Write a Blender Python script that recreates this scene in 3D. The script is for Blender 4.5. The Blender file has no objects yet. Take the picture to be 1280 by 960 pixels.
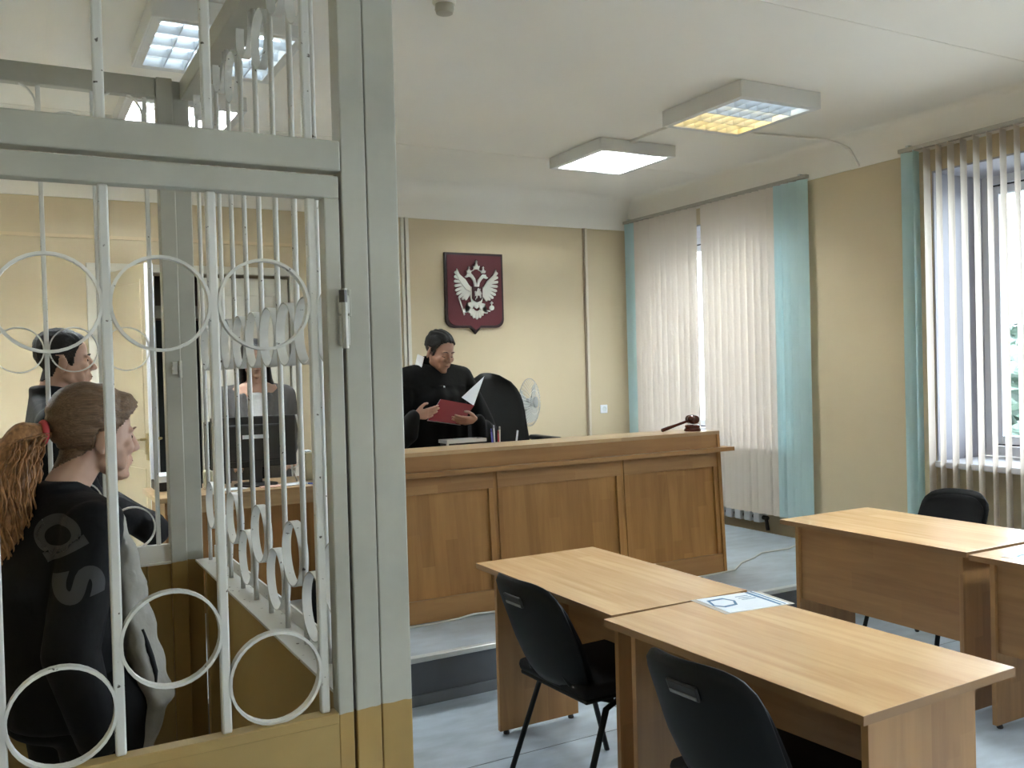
import bpy, bmesh, math, random
from math import sin, cos, pi, radians, sqrt, atan2
from mathutils import Vector, Matrix, Euler
from mathutils.bvhtree import BVHTree

SC = bpy.context.scene
COL = SC.collection
random.seed(7)

# ------------------------------------------------------------------ camera, sky, exposure
H = 1.6
def cam_setup():
    f, yaw, pitch, roll = 1141.98, 0.503569, -0.0165692, -0.0269911
    fwd = Vector((sin(yaw)*cos(pitch), cos(yaw)*cos(pitch), sin(pitch)))
    right = Vector((cos(yaw), -sin(yaw), 0))
    up = right.cross(fwd)
    r2 = right*cos(roll) + up*sin(roll)
    u2 = -right*sin(roll) + up*cos(roll)
    cd = bpy.data.cameras.new('camera')
    cd.sensor_width = 36; cd.sensor_fit = 'HORIZONTAL'
    cd.lens = f*36/1280; cd.clip_start = 0.05; cd.clip_end = 300
    c = bpy.data.objects.new('camera', cd); COL.objects.link(c)
    m = Matrix((r2, u2, -fwd)).transposed().to_4x4()
    m.translation = Vector((0, 0, H)); c.matrix_world = m
    SC.camera = c
cam_setup()

SC.view_settings.view_transform = 'Standard'
SC.view_settings.look = 'None'
SC.view_settings.gamma = 1.0
SC.view_settings.use_curve_mapping = False
SC.view_settings.exposure = 4.45
SC.cycles.use_denoising = True
try: SC.cycles.denoiser = 'OPENIMAGEDENOISE'
except Exception: pass
SC.cycles.max_bounces = 8; SC.cycles.diffuse_bounces = 5; SC.cycles.glossy_bounces = 3
SC.cycles.transmission_bounces = 6; SC.cycles.transparent_max_bounces = 12
SC.cycles.sample_clamp_indirect = 4.0
SC.cycles.caustics_reflective = False; SC.cycles.caustics_refractive = False

SKY = 0.95                                  # overcast daylight
LAMP = 18.0                                # fluorescent tubes of the ceiling lights
world = bpy.data.worlds.new('overcast_sky'); SC.world = world
world.use_nodes = True
_nt = world.node_tree; _bg = _nt.nodes['Background']
_tc = _nt.nodes.new('ShaderNodeTexCoord'); _sx = _nt.nodes.new('ShaderNodeSeparateXYZ')
_cr = _nt.nodes.new('ShaderNodeValToRGB')
_nt.links.new(_tc.outputs['Generated'], _sx.inputs[0]); _nt.links.new(_sx.outputs['Z'], _cr.inputs[0])
_cr.color_ramp.elements[0].position = 0.0; _cr.color_ramp.elements[0].color = (0.82, 0.90, 0.98, 1)
_cr.color_ramp.elements[1].position = 0.7; _cr.color_ramp.elements[1].color = (0.78, 0.87, 1.0, 1)
_nt.links.new(_cr.outputs[0], _bg.inputs['Color']); _bg.inputs['Strength'].default_value = SKY

def portal(y0, y1, z0, z1):
    ld = bpy.data.lights.new('daylight_portal', 'AREA'); ld.shape = 'RECTANGLE'
    ld.size = z1-z0; ld.size_y = y1-y0
    ld.cycles.is_portal = True
    o = bpy.data.objects.new('daylight_portal', ld); COL.objects.link(o)
    o.location = (5.90, (y0+y1)/2, (z0+z1)/2); o.rotation_euler = (0, radians(90), 0)
WINS = [(5.10, 7.00), (1.45, 3.89), (-1.75, 0.25)]
for w in WINS: portal(w[0], w[1], 0.92, 2.81)

# ------------------------------------------------------------------ helpers
def lin(r, g, b):
    def c(v):
        v /= 255.0
        return v/12.92 if v <= 0.04045 else ((v+0.055)/1.055)**2.4
    return (c(r), c(g), c(b), 1)

def mat(name, col, rough=0.5, metal=0.0, spec=0.5, var=0.0, vscale=3.0, bump=0.0, bscale=60.0, emit=None, es=0.0):
    m = bpy.data.materials.new(name); m.use_nodes = True
    nt = m.node_tree; b = nt.nodes['Principled BSDF']
    b.inputs['Base Color'].default_value = col
    b.inputs['Roughness'].default_value = rough; b.inputs['Metallic'].default_value = metal
    b.inputs['Specular IOR Level'].default_value = spec
    if emit: b.inputs['Emission Color'].default_value = emit; b.inputs['Emission Strength'].default_value = es
    tc = nt.nodes.new('ShaderNodeTexCoord')
    if var > 0:
        n = nt.nodes.new('ShaderNodeTexNoise'); n.inputs['Scale'].default_value = vscale; n.inputs['Detail'].default_value = 5
        nt.links.new(tc.outputs['Object'], n.inputs['Vector'])
        mp = nt.nodes.new('ShaderNodeMapRange'); mp.inputs['From Min'].default_value = 0.3; mp.inputs['From Max'].default_value = 0.7
        mp.inputs['To Min'].default_value = 1-var; mp.inputs['To Max'].default_value = 1+var
        nt.links.new(n.outputs['Fac'], mp.inputs['Value'])
        vm = nt.nodes.new('ShaderNodeVectorMath'); vm.operation = 'SCALE'; vm.inputs[0].default_value = col[:3]
        nt.links.new(mp.outputs[0], vm.inputs['Scale']); nt.links.new(vm.outputs[0], b.inputs['Base Color'])
    if bump > 0:
        n = nt.nodes.new('ShaderNodeTexNoise'); n.inputs['Scale'].default_value = bscale; n.inputs['Detail'].default_value = 4
        nt.links.new(tc.outputs['Object'], n.inputs['Vector'])
        bp = nt.nodes.new('ShaderNodeBump'); bp.inputs['Strength'].default_value = bump; bp.inputs['Distance'].default_value = 0.01
        nt.links.new(n.outputs['Fac'], bp.inputs['Height']); nt.links.new(bp.outputs[0], b.inputs['Normal'])
    return m

def wood(name, c1, c2, axis=0, lane=0.055, rough=0.35, plank=0.45, stave=0.42):
    """laminate printed with narrow glued staves running along axis"""
    m = bpy.data.materials.new(name); m.use_nodes = True
    nt = m.node_tree; b = nt.nodes['Principled BSDF']; L = nt.links.new
    tc = nt.nodes.new('ShaderNodeTexCoord'); sp = nt.nodes.new('ShaderNodeSeparateXYZ'); L(tc.outputs['Object'], sp.inputs[0])
    others = [i for i in range(3) if i != axis]
    add = nt.nodes.new('ShaderNodeMath'); add.operation = 'ADD'
    L(sp.outputs[others[0]], add.inputs[0]); L(sp.outputs[others[1]], add.inputs[1])
    dv = nt.nodes.new('ShaderNodeMath'); dv.operation = 'DIVIDE'; L(add.outputs[0], dv.inputs[0]); dv.inputs[1].default_value = lane
    fl = nt.nodes.new('ShaderNodeMath'); fl.operation = 'FLOOR'; L(dv.outputs[0], fl.inputs[0])
    wn0 = nt.nodes.new('ShaderNodeTexWhiteNoise'); wn0.noise_dimensions = '1D'; L(fl.outputs[0], wn0.inputs['W'])
    al = nt.nodes.new('ShaderNodeMath'); al.operation = 'DIVIDE'; L(sp.outputs[axis], al.inputs[0]); al.inputs[1].default_value = plank
    ad2 = nt.nodes.new('ShaderNodeMath'); ad2.operation = 'ADD'; L(al.outputs[0], ad2.inputs[0]); L(wn0.outputs['Value'], ad2.inputs[1])
    f2 = nt.nodes.new('ShaderNodeMath'); f2.operation = 'FLOOR'; L(ad2.outputs[0], f2.inputs[0])
    cb = nt.nodes.new('ShaderNodeCombineXYZ'); L(fl.outputs[0], cb.inputs[0]); L(f2.outputs[0], cb.inputs[1])
    wn = nt.nodes.new('ShaderNodeTexWhiteNoise'); wn.noise_dimensions = '2D'; L(cb.outputs[0], wn.inputs['Vector'])
    mp = nt.nodes.new('ShaderNodeMapping'); L(tc.outputs['Object'], mp.inputs['Vector'])
    s = [26.0, 26.0, 26.0]; s[axis] = 2.2
    mp.inputs['Scale'].default_value = s
    ns = nt.nodes.new('ShaderNodeTexNoise'); ns.inputs['Scale'].default_value = 1.0; ns.inputs['Detail'].default_value = 6
    ns.inputs['Distortion'].default_value = 0.6; L(mp.outputs[0], ns.inputs['Vector'])
    mx = nt.nodes.new('ShaderNodeMath'); mx.operation = 'MULTIPLY_ADD'; L(wn.outputs['Value'], mx.inputs[0]); mx.inputs[1].default_value = stave
    L(ns.outputs['Fac'], mx.inputs[2])
    cr = nt.nodes.new('ShaderNodeValToRGB'); L(mx.outputs[0], cr.inputs[0])
    cr.color_ramp.elements[0].position = 0.40; cr.color_ramp.elements[0].color = c1
    cr.color_ramp.elements[1].position = 0.98; cr.color_ramp.elements[1].color = c2
    L(cr.outputs[0], b.inputs['Base Color'])
    b.inputs['Roughness'].default_value = rough
    return m

def tag(o, label=None, cat=None, group=None, kind=None):
    if label: o['label'] = label
    if cat: o['category'] = cat
    if group: o['group'] = group
    if kind: o['kind'] = kind
    return o

WM = {}
def thing(name, label, cat, loc=(0, 0, 0), rotz=0.0, group=None, parent=None):
    o = bpy.data.objects.new(name, None); COL.objects.link(o)
    o.empty_display_size = 0.1
    o.location = loc; o.rotation_euler = (0, 0, rotz)
    M = Matrix.Translation(Vector(loc)) @ Matrix.Rotation(rotz, 4, 'Z')
    if parent is not None:
        o.parent = parent; M = WM[parent.name] @ M
    WM[o.name] = M
    return tag(o, label, cat, group)

def finish(bm, smooth):
    bmesh.ops.recalc_face_normals(bm, faces=bm.faces[:])
    if smooth:
        for f in bm.faces: f.smooth = True

def obj(name, bm, m, parent=None, smooth=False, world=False, label=None, angle=None):
    """link bm as ONE mesh object; world=True: the coordinates are world ones"""
    finish(bm, smooth or angle is not None)
    if parent is not None and world:
        bm.transform(WM[parent.name].inverted())
    me = bpy.data.meshes.new(name); bm.to_mesh(me); bm.free()
    for mm in (m if isinstance(m, (list, tuple)) else [m]): me.materials.append(mm)
    if angle is not None:
        try: me.set_sharp_from_angle(angle=radians(angle))
        except Exception: pass
    o = bpy.data.objects.new(name, me); COL.objects.link(o)
    if parent is not None:
        o.parent = parent; WM[o.name] = WM[parent.name].copy()
    else: WM[o.name] = Matrix.Identity(4)
    if label: o['label'] = label
    return o

def meshobj(name, me, parent=None, label=None, loc=None, rot=None):
    o = bpy.data.objects.new(name, me); COL.objects.link(o)
    if parent is not None: o.parent = parent
    if loc is not None: o.location = loc
    if rot is not None: o.rotation_euler = rot
    if label: o['label'] = label
    return o

def dup(root, loc, rotz, label=None, group=None):
    r = root.copy(); COL.objects.link(r); r.location = loc; r.rotation_euler = (0, 0, rotz)
    if label: r['label'] = label
    if group: r['group'] = group
    WM[r.name] = Matrix.Translation(Vector(loc)) @ Matrix.Rotation(rotz, 4, 'Z')
    for ch in list(root.children):
        c = ch.copy(); COL.objects.link(c); c.parent = r
        for g in ch.children:
            d = g.copy(); COL.objects.link(d); d.parent = c
    return r

def NB(): return bmesh.new()

def box(bm, x0, x1, y0, y1, z0, z1, bev=0.0, M=None):
    b = bmesh.new()
    vs = [b.verts.new((x, y, z)) for x in (x0, x1) for y in (y0, y1) for z in (z0, z1)]
    for q in ((0, 1, 3, 2), (4, 6, 7, 5), (0, 4, 5, 1), (2, 3, 7, 6), (0, 2, 6, 4), (1, 5, 7, 3)):
        b.faces.new([vs[i] for i in q])
    if bev > 0: bmesh.ops.bevel(b, geom=b.edges[:], offset=bev, segments=2, profile=0.5, affect='EDGES')
    if M is not None: b.transform(M)
    merge(bm, b)

def merge(bm, b):
    me = bpy.data.meshes.new('tmp'); b.to_mesh(me); b.free(); bm.from_mesh(me); bpy.data.meshes.remove(me)

def frame_of(d):
    d = d.normalized()
    a = Vector((0, 0, 1)) if abs(d.z) < 0.95 else Vector((1, 0, 0))
    u = d.cross(a).normalized(); v = d.cross(u).normalized()
    return u, v

def tube(bm, pts, r, n=8, caps=True, squash=1.0):
    pts = [Vector(p) for p in pts]
    rs = r if isinstance(r, (list, tuple)) else [r]*len(pts)
    rings = []
    u = v = None
    for i, p in enumerate(pts):
        d = (pts[min(i+1, len(pts)-1)] - pts[max(i-1, 0)])
        if d.length < 1e-9: d = Vector((0, 0, 1))
        d.normalize()
        if u is None: u, v = frame_of(d)
        else:
            u = (u - d*u.dot(d))
            u = u.normalized() if u.length > 1e-6 else frame_of(d)[0]
            v = d.cross(u).normalized()
        rings.append([bm.verts.new(p + (u*cos(2*pi*k/n) + v*sin(2*pi*k/n)*squash)*rs[i]) for k in range(n)])
    for a, b in zip(rings, rings[1:]):
        for k in range(n): bm.faces.new((a[k], a[(k+1) % n], b[(k+1) % n], b[k]))
    if caps:
        bm.faces.new(rings[0][::-1]); bm.faces.new(rings[-1])

def lathe(bm, prof, n=24, M=None):
    b = bmesh.new(); rings = []
    for r, z in prof:
        rings.append([b.verts.new((r*cos(2*pi*k/n), r*sin(2*pi*k/n), z)) for k in range(n)] if r > 1e-6 else [b.verts.new((0, 0, z))])
    for a, c in zip(rings, rings[1:]):
        for k in range(n):
            q = [a[k % len(a)], a[(k+1) % len(a)], c[(k+1) % len(c)], c[k % len(c)]]
            q = list(dict.fromkeys(q))
            if len(q) > 2: b.faces.new(q)
    if len(rings[0]) > 1: b.faces.new(rings[0][::-1])
    if len(rings[-1]) > 1: b.faces.new(rings[-1])
    if M is not None: b.transform(M)
    merge(bm, b)

def prism(bm, poly, y0, y1, M=None):
    """polygon in the XZ plane, extruded along Y"""
    b = bmesh.new()
    lo = [b.verts.new((x, y0, z)) for x, z in poly]; hi = [b.verts.new((x, y1, z)) for x, z in poly]
    n = len(poly)
    b.faces.new(lo); b.faces.new(hi[::-1])
    for k in range(n): b.faces.new((lo[k], hi[k], hi[(k+1) % n], lo[(k+1) % n]))
    bmesh.ops.triangulate(b, faces=[f for f in b.faces if len(f.verts) > 4])
    if M is not None: b.transform(M)
    merge(bm, b)

def ringstrip(bm, c, R, w, t, axis, n=40):
    """flat iron strip bent to a ring: radius R, width w along axis (0 x, 1 y), thickness t"""
    b = bmesh.new(); rs = []
    for k in range(n):
        a = 2*pi*k/n; row = []
        for (r, h) in ((R, -w/2), (R, w/2), (R-t, w/2), (R-t, -w/2)):
            p = (h, r*cos(a), r*sin(a)) if axis == 0 else (r*cos(a), h, r*sin(a))
            row.append(b.verts.new(p))
        rs.append(row)
    for k in range(n):
        a, d = rs[k], rs[(k+1) % n]
        for j in range(4): b.faces.new((a[j], a[(j+1) % 4], d[(j+1) % 4], d[j]))
    b.transform(Matrix.Translation(Vector(c)))
    merge(bm, b)
# ------------------------------------------------------------------ materials
M = {}
M['wall'] = mat('beige_paint', (0.60, 0.50, 0.335, 1), 0.6, spec=0.3, var=0.03, vscale=1.2, bump=0.03, bscale=90)
M['white'] = mat('ceiling_whitewash', (0.84, 0.81, 0.75, 1), 0.8, spec=0.2, var=0.03, vscale=0.8, bump=0.05, bscale=40)
M['pvc'] = mat('white_pvc', (0.80, 0.82, 0.86, 1), 0.35)
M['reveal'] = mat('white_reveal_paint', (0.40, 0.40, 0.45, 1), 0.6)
M['doorw'] = mat('ivory_door_paint', (0.70, 0.67, 0.58, 1), 0.4, var=0.03, vscale=4)
M['doorc'] = mat('cream_door_paint', (0.60, 0.52, 0.37, 1), 0.4, var=0.03, vscale=4)
def lino(name, c):
    m = mat(name, c, 0.30, bump=0.02, bscale=25); nt = m.node_tree; L = nt.links.new; b = nt.nodes['Principled BSDF']
    tc = nt.nodes.new('ShaderNodeTexCoord'); out = None
    def fac(sc, stretch, lo, hi, det=6):
        mp = nt.nodes.new('ShaderNodeMapping'); mp.inputs['Scale'].default_value = stretch; mp.inputs['Rotation'].default_value = (0, 0, .5); L(tc.outputs['Object'], mp.inputs['Vector'])
        n = nt.nodes.new('ShaderNodeTexNoise'); n.inputs['Scale'].default_value = sc; n.inputs['Detail'].default_value = det; L(mp.outputs[0], n.inputs['Vector'])
        r = nt.nodes.new('ShaderNodeMapRange'); r.inputs['From Min'].default_value = .3; r.inputs['From Max'].default_value = .7; r.inputs['To Min'].default_value = lo; r.inputs['To Max'].default_value = hi
        L(n.outputs['Fac'], r.inputs['Value']); return r.outputs[0]
    a = nt.nodes.new('ShaderNodeMath'); a.operation = 'MULTIPLY'; L(fac(2.0, (1, 1, 1), .82, 1.18), a.inputs[0]); L(fac(6.0, (1, 2.6, 1), .86, 1.14, 9), a.inputs[1])
    vm = nt.nodes.new('ShaderNodeVectorMath'); vm.operation = 'SCALE'; vm.inputs[0].default_value = c[:3]; L(a.outputs[0], vm.inputs['Scale']); L(vm.outputs[0], b.inputs['Base Color'])
    return m
M['lino'] = lino('grey_linoleum', (0.39, 0.455, 0.515, 1))
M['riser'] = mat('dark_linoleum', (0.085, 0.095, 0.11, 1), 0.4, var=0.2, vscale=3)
M['alu'] = mat('aluminium_strip', (0.62, 0.66, 0.66, 1), 0.35, metal=0.6)
M['dark'] = mat('doorway_shade', (0.03, 0.032, 0.03, 1), 0.8)
M['hall'] = mat('hall_pink_wall', (0.30, 0.22, 0.19, 1), 0.8)
M['skirt'] = mat('dark_skirting', (0.07, 0.06, 0.045, 1), 0.5)
M['black'] = mat('black_plastic', (0.012, 0.012, 0.013, 1), 0.45)
M['gasket'] = mat('rubber_gasket', (0.05, 0.055, 0.06, 1), 0.5)

def glass_mat():
    m = bpy.data.materials.new('window_glass'); m.use_nodes = True; nt = m.node_tree
    for n in list(nt.nodes): nt.nodes.remove(n)
    out = nt.nodes.new('ShaderNodeOutputMaterial'); mx = nt.nodes.new('ShaderNodeMixShader')
    tr = nt.nodes.new('ShaderNodeBsdfTransparent'); gl = nt.nodes.new('ShaderNodeBsdfGlossy'); fr = nt.nodes.new('ShaderNodeFresnel')
    tr.inputs[0].default_value = (0.95, 0.97, 0.97, 1); gl.inputs['Roughness'].default_value = 0.02
    fr.inputs[0].default_value = 1.3
    nt.links.new(fr.outputs[0], mx.inputs[0]); nt.links.new(tr.outputs[0], mx.inputs[1]); nt.links.new(gl.outputs[0], mx.inputs[2])
    nt.links.new(mx.outputs[0], out.inputs[0])
    return m
M['glass'] = glass_mat()

# ------------------------------------------------------------------ the room
XL, XR, YB, YF, ZC = -1.8, 5.3, 7.2, -2.6, 3.2
def struct(name, bm, m, parent=None, **k):
    o = obj(name, bm, m, parent, **k)
    if parent is None: o['kind'] = 'structure'
    return o

b = NB(); box(b, XL-.2, XR+.6, YF-.2, YB+.2, -.12, 0); struct('floor', b, M['lino'])
b = NB(); box(b, XL-.2, XR+.6, YF-.2, YB+.2, ZC, ZC+.15); struct('ceiling', b, M['white'])
# sheet seams of the linoleum: thin welded ridges
b = NB()
for x in (0.95, 2.45): box(b, x-.002, x+.002, YF, 4.04, 0, .0012)
for y in (3.3,): box(b, XL, XR, y-.002, y+.002, 0, .0012)
struct('trim_1', b, mat('weld_seam', (0.17, 0.185, 0.20, 1), 0.5))
# slab joints of the ceiling
b = NB()
for y in (3.02, 6.0): box(b, XL, XR-.05, y-.006, y+.006, ZC-.003, ZC)
box(b, 0.2, .206, YF, YB, ZC-.002, ZC)
struct('trim_2', b, M['white'])

b = NB(); box(b, XL-.2, XL, YF-.2, YB+.2, 0, ZC); struct('wall_left', b, M['wall'])
b = NB(); box(b, XL, XR, YF-.2, YF, 0, ZC); struct('wall_front', b, M['wall'])
# back wall with the double door opening
DX0, DX1, DZ = 0.60, 1.97, 2.38
b = NB()
box(b, XL, DX0, YB, YB+.2, 0, ZC); box(b, DX1, XR+.6, YB, YB+.2, 0, ZC); box(b, DX0, DX1, YB, YB+.2, DZ, ZC)
struct('wall_back', b, M['wall'])
# right wall: piers, lintels and thin aprons under the windows
b = NB()
edges = [YF] + [v for w in sorted(WINS) for v in w] + [YB]
for i in range(0, len(edges), 2): box(b, XR, XR+.55, edges[i], edges[i+1], 0, ZC)
for w in WINS:
    box(b, XR, XR+.55, w[0], w[1], 2.81, ZC)
    box(b, XR+.16, XR+.55, w[0], w[1], 0, .885)
struct('wall_right', b, M['wall'])
# white band and cove under the ceiling
def cove(name, run, vert=2.95, r=0.07, t=0.012):
    prof = [(0, vert), (t, vert), (t, ZC-r)]
    for k in range(1, 9):
        a = pi/2*k/8
        prof.append((t+r*(1-cos(a)), ZC-r+r*sin(a)))
    prof.append((0, ZC))
    bm = NB(); n = len(prof)
    A = [bm.verts.new(run(d, z, 0)) for d, z in prof]; B = [bm.verts.new(run(d, z, 1)) for d, z in prof]
    for k in range(n): bm.faces.new((A[k], A[(k+1) % n], B[(k+1) % n], B[k]))
    bm.faces.new(A[::-1]); bm.faces.new(B)
    struct(name, bm, M['white'], angle=50)
cove('trim_3', lambda d, z, s: (XR-d, (YF, YB)[s], z), 2.95, 0.05)
cove('trim_4', lambda d, z, s: ((XL, XR)[s], YB-d, z), 2.90, 0.16)
cove('trim_5', lambda d, z, s: (XL+d, (YF, YB)[s], z), 2.90, 0.07)
# picture mouldings on the back wall
b = NB()
box(b, XL, 2.05, YB-.012, YB, 2.615, 2.64); box(b, 2.025, 2.05, YB-.012, YB, .23, 2.615)
struct('trim_6', b, mat('beige_moulding', (0.66, 0.53, 0.34, 1), 0.5))
b = NB()
box(b, 2.93, 2.955, YB-.02, YB, .23, 2.90); box(b, 2.965, 2.995, YB-.03, YB, .23, 2.90)
struct('trim_7', b, M['doorw'])
b = NB(); box(b, 4.775, 4.80, YB-.025, YB, .23, 2.90); struct('trim_8', b, mat('beige_conduit', (0.62, 0.54, 0.42, 1), 0.5))
b = NB(); box(b, 4.76, 4.772, YB-.008, YB, .23, 2.90); struct('trim_9', b, mat('dark_joint_strip', (0.35, 0.27, 0.18, 1), 0.6))  # darker brown strip alongside the vertical moulding

# ------------------------------------------------------------------ dais
DY = 4.045; DH = 0.23
dais = thing('dais', None, None, (2.9, DY, 0)); dais['kind'] = 'structure'
b = NB(); box(b, 0.60, XR, DY+.004, YB, .0, DH); box(b, XL, .60, 4.95, YB, 0, DH)
obj('deck', b, M['lino'], dais, world=True)
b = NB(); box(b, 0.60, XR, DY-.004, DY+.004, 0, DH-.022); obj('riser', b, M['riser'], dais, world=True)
b = NB(); box(b, 0.60, XR, DY-.014, DY+.03, DH-.022, DH+.004, .004); obj('nosing', b, M['alu'], dais, world=True)
b = NB(); box(b, 0.60, XR, DY-.016, DY-.004, 0, .052, .003); obj('skirting', b, mat('grey_skirting', (0.14, 0.155, 0.175, 1), .4), dais, world=True)
b = NB(); box(b, XR-.015, XR, DY+.05, 5.10, DH, DH+.07); box(b, XR-.015, XR, 7.0, YB, DH, DH+.07); struct('baseboard_right', b, M['skirt'])
b = NB(); box(b, 2.05, XR-.02, YB-.015, YB, DH, DH+.07); struct('baseboard_back', b, M['skirt'])

# ------------------------------------------------------------------ windows
FX = 5.80
for i, (y0, y1) in enumerate(WINS):
    w = thing('window_%d' % (i+1), None, None, (FX, (y0+y1)/2, .925)); w['kind'] = 'structure'
    zb, zt = .925, 2.81
    b = NB()
    for a in (y0, y1-.07): box(b, FX, FX+.07, a, a+.07, zb, zt, .006)
    box(b, FX, FX+.07, y0+.07, y1-.07, zb, zb+.07, .006); box(b, FX, FX+.07, y0+.07, y1-.07, zt-.07, zt, .006)
    ym = (y0+y1)/2
    box(b, FX, FX+.07, ym-.04, ym+.04, zb+.07, zt-.07, .006)
    obj('frame', b, M['pvc'], w, world=True)
    for (a, c) in ((y0+.085, ym-.05), (ym+.05, y1-.085)):
        s = NB(); z0, z1, q = zb+.085, zt-.085, .055
        box(s, FX-.015, FX+.045, a, a+q, z0, z1, .006); box(s, FX-.015, FX+.045, c-q, c, z0, z1, .006)
        box(s, FX-.015, FX+.045, a+q, c-q, z0, z0+q, .006); box(s, FX-.015, FX+.045, a+q, c-q, z1-q, z1, .006)
        so = obj('sash', s, M['pvc'], w, world=True)
        g = NB(); box(g, FX+.012, FX+.018, a+q, c-q, z0+q, z1-q); obj('pane', g, M['glass'], so, world=True)
        g = NB()
        box(g, FX-.004, FX+.008, a-.014, a, z0-.012, z1+.012); box(g, FX-.004, FX+.008, c, c+.014, z0-.012, z1+.012)
        box(g, FX-.004, FX+.008, a, c, z0-.012, z0); box(g, FX-.004, FX+.008, a, c, z1, z1+.012)
        obj('gasket', g, M['gasket'], so, world=True)
    g = NB(); box(g, FX-.05, FX-.015, ym+.075, ym+.095, 1.75, 1.87, .006); obj('handle', g, M['pvc'], w, world=True)
    g = NB(); box(g, XR-.035, FX, y0+.0, y1, .885, .925, .008); obj('sill', g, M['pvc'], w, world=True)
    g = NB()
    box(g, XR+.002, FX, y0, y0+.012, .925, zt); box(g, XR+.002, FX, y1-.012, y1, .925, zt); box(g, XR+.002, FX, y0+.012, y1-.012, zt-.012, zt)
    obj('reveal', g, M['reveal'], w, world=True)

# ------------------------------------------------------------------ double door in the back wall
d1 = thing('door_1', None, None, (1.28, YB, DH)); d1['kind'] = 'structure'
b = NB()
box(b, DX0-.09, DX0, YB-.03, YB+.02, DH, DZ, .004); box(b, DX1, DX1+.07, YB-.03, YB+.02, DH, DZ, .004)
box(b, DX0-.09, DX1+.07, YB-.03, YB+.02, DZ, DZ+.06, .004)
obj('casing', b, M['doorw'], d1, world=True)
# closed right leaf
b = NB(); box(b, 1.28, DX1-.006, YB+.01, YB+.055, DH+.01, DZ-.025, .003)
rl = obj('leaf', b, M['doorw'], d1, world=True)
for (z0, z1) in ((.40, 1.05), (1.17, 2.24)):
    b = NB(); x0, x1 = 1.37, DX1-.10
    box(b, x0, x1, YB+.002, YB+.012, z0, z0+.018); box(b, x0, x1, YB+.002, YB+.012, z1-.018, z1)
    box(b, x0, x0+.018, YB+.002, YB+.012, z0+.018, z1-.018); box(b, x1-.018, x1, YB+.002, YB+.012, z0+.018, z1-.018)
    obj('panel_moulding', b, M['doorw'], rl, world=True)
# open left leaf, swung into the room
LM = Matrix.Translation(Vector((DX0+.03, YB-.03, 0))) @ Matrix.Rotation(radians(-77), 4, 'Z')
b = NB(); box(b, 0, .775, 0, .045, DH+.01, DZ-.02, .003, LM); ll = obj('leaf', b, M['doorc'], d1, world=True)
b = NB(); box(b, .770, .787, -.006, .051, DH+.01, DZ-.02, .003, LM); obj('lit_edge_strip', b, M['pvc'], ll, world=True)  # whiter strip stands for light on the edge of the cream leaf
for (z0, z1) in ((.36, 1.00), (1.10, 2.26)):
    b = NB(); x0, x1 = .10, .70
    for yy in (-.008, .045):
        box(b, x0, x1, yy, yy+.008, z0, z0+.02, 0, LM); box(b, x0, x1, yy, yy+.008, z1-.02, z1, 0, LM)
        box(b, x0, x0+.02, yy, yy+.008, z0+.02, z1-.02, 0, LM); box(b, x1-.02, x1, yy, yy+.008, z0+.02, z1-.02, 0, LM)
    obj('panel_moulding', b, M['doorc'], ll, world=True)
M['brass'] = mat('worn_brass', (0.45, 0.36, 0.18, 1), 0.35, metal=0.8)
b = NB()
box(b, .712, .752, -.006, .051, 1.06, 1.24, .002, LM)
for s in (-1, 1):
    yy = -.045 if s < 0 else .09
    tube(b, [LM @ Vector((.732, .02, 1.20)), LM @ Vector((.732, yy, 1.20)), LM @ Vector((.62, yy, 1.19))], .009, 8)
obj('handle', b, M['brass'], ll, world=True, smooth=False)
# small hall behind the door, with its own partition
b = NB()
box(b, DX0-.35, DX0-.3, YB+.2, 8.9, 0, 2.7); box(b, DX1+.3, DX1+.35, YB+.2, 8.9, 0, 2.7); box(b, DX0-.35, DX1+.35, 8.9, 8.95, 0, 2.7)
box(b, DX0-.35, DX1+.35, YB+.2, 8.95, 2.7, 2.75); box(b, DX0-.35, DX1+.35, YB+.2, 8.95, .15, DH)
struct('wall_hall', b, M['hall'])
b = NB(); box(b, 1.0, 1.7, 8.4, 8.45, DH, 2.1); struct('dark_slab', b, M['dark'])  # near-black slab added; its colour stands for the shade in the doorway
d2 = thing('door_2', None, None, (1.3, 7.9, DH)); d2['kind'] = 'structure'
b = NB()
box(b, DX0-.3, 1.06, 7.88, 7.94, DH, 2.70); box(b, 1.06, 1.75, 7.88, 7.94, 2.09, 2.19); box(b, 1.06, 1.75, 7.88, 7.94, 2.46, 2.70)
box(b, 1.75, DX1+.3, 7.88, 7.94, DH, 2.70); box(b, 1.06, 1.75, 7.87, 7.88, 2.10, 2.125); box(b, 1.06, 1.75, 7.87, 7.88, 2.15, 2.175)
obj('frame', b, M['doorw'], d2, world=True)
b = NB(); box(b, 1.06, 1.75, 7.91, 7.915, 2.19, 2.46); obj('transom_pane', b, M['glass'], d2, world=True)
# ------------------------------------------------------------------ ceiling lights
M['lamp_w'] = mat('lamp_housing_white', (0.66, 0.66, 0.64, 1), 0.4)
M['louvre'] = mat('louvre_aluminium', (0.60, 0.63, 0.66, 1), 0.32, metal=0.35)
def tubemat(n, c, s): return mat(n, (0.9, 0.9, 0.9, 1), 0.5, emit=c, es=s)
M['tube_cool'] = tubemat('tube_cool_white', (0.90, 0.97, 1.0, 1), LAMP*1.0)
M['tube_dim'] = tubemat('tube_daylight_reflection', (0.72, 0.88, 1.0, 1), LAMP*0.020)  # weak glow imitates daylight reflected in tubes that are off
M['tube_warm'] = tubemat('tube_warm_yellow', (1.0, 0.72, 0.26, 1), LAMP*0.04)

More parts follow.
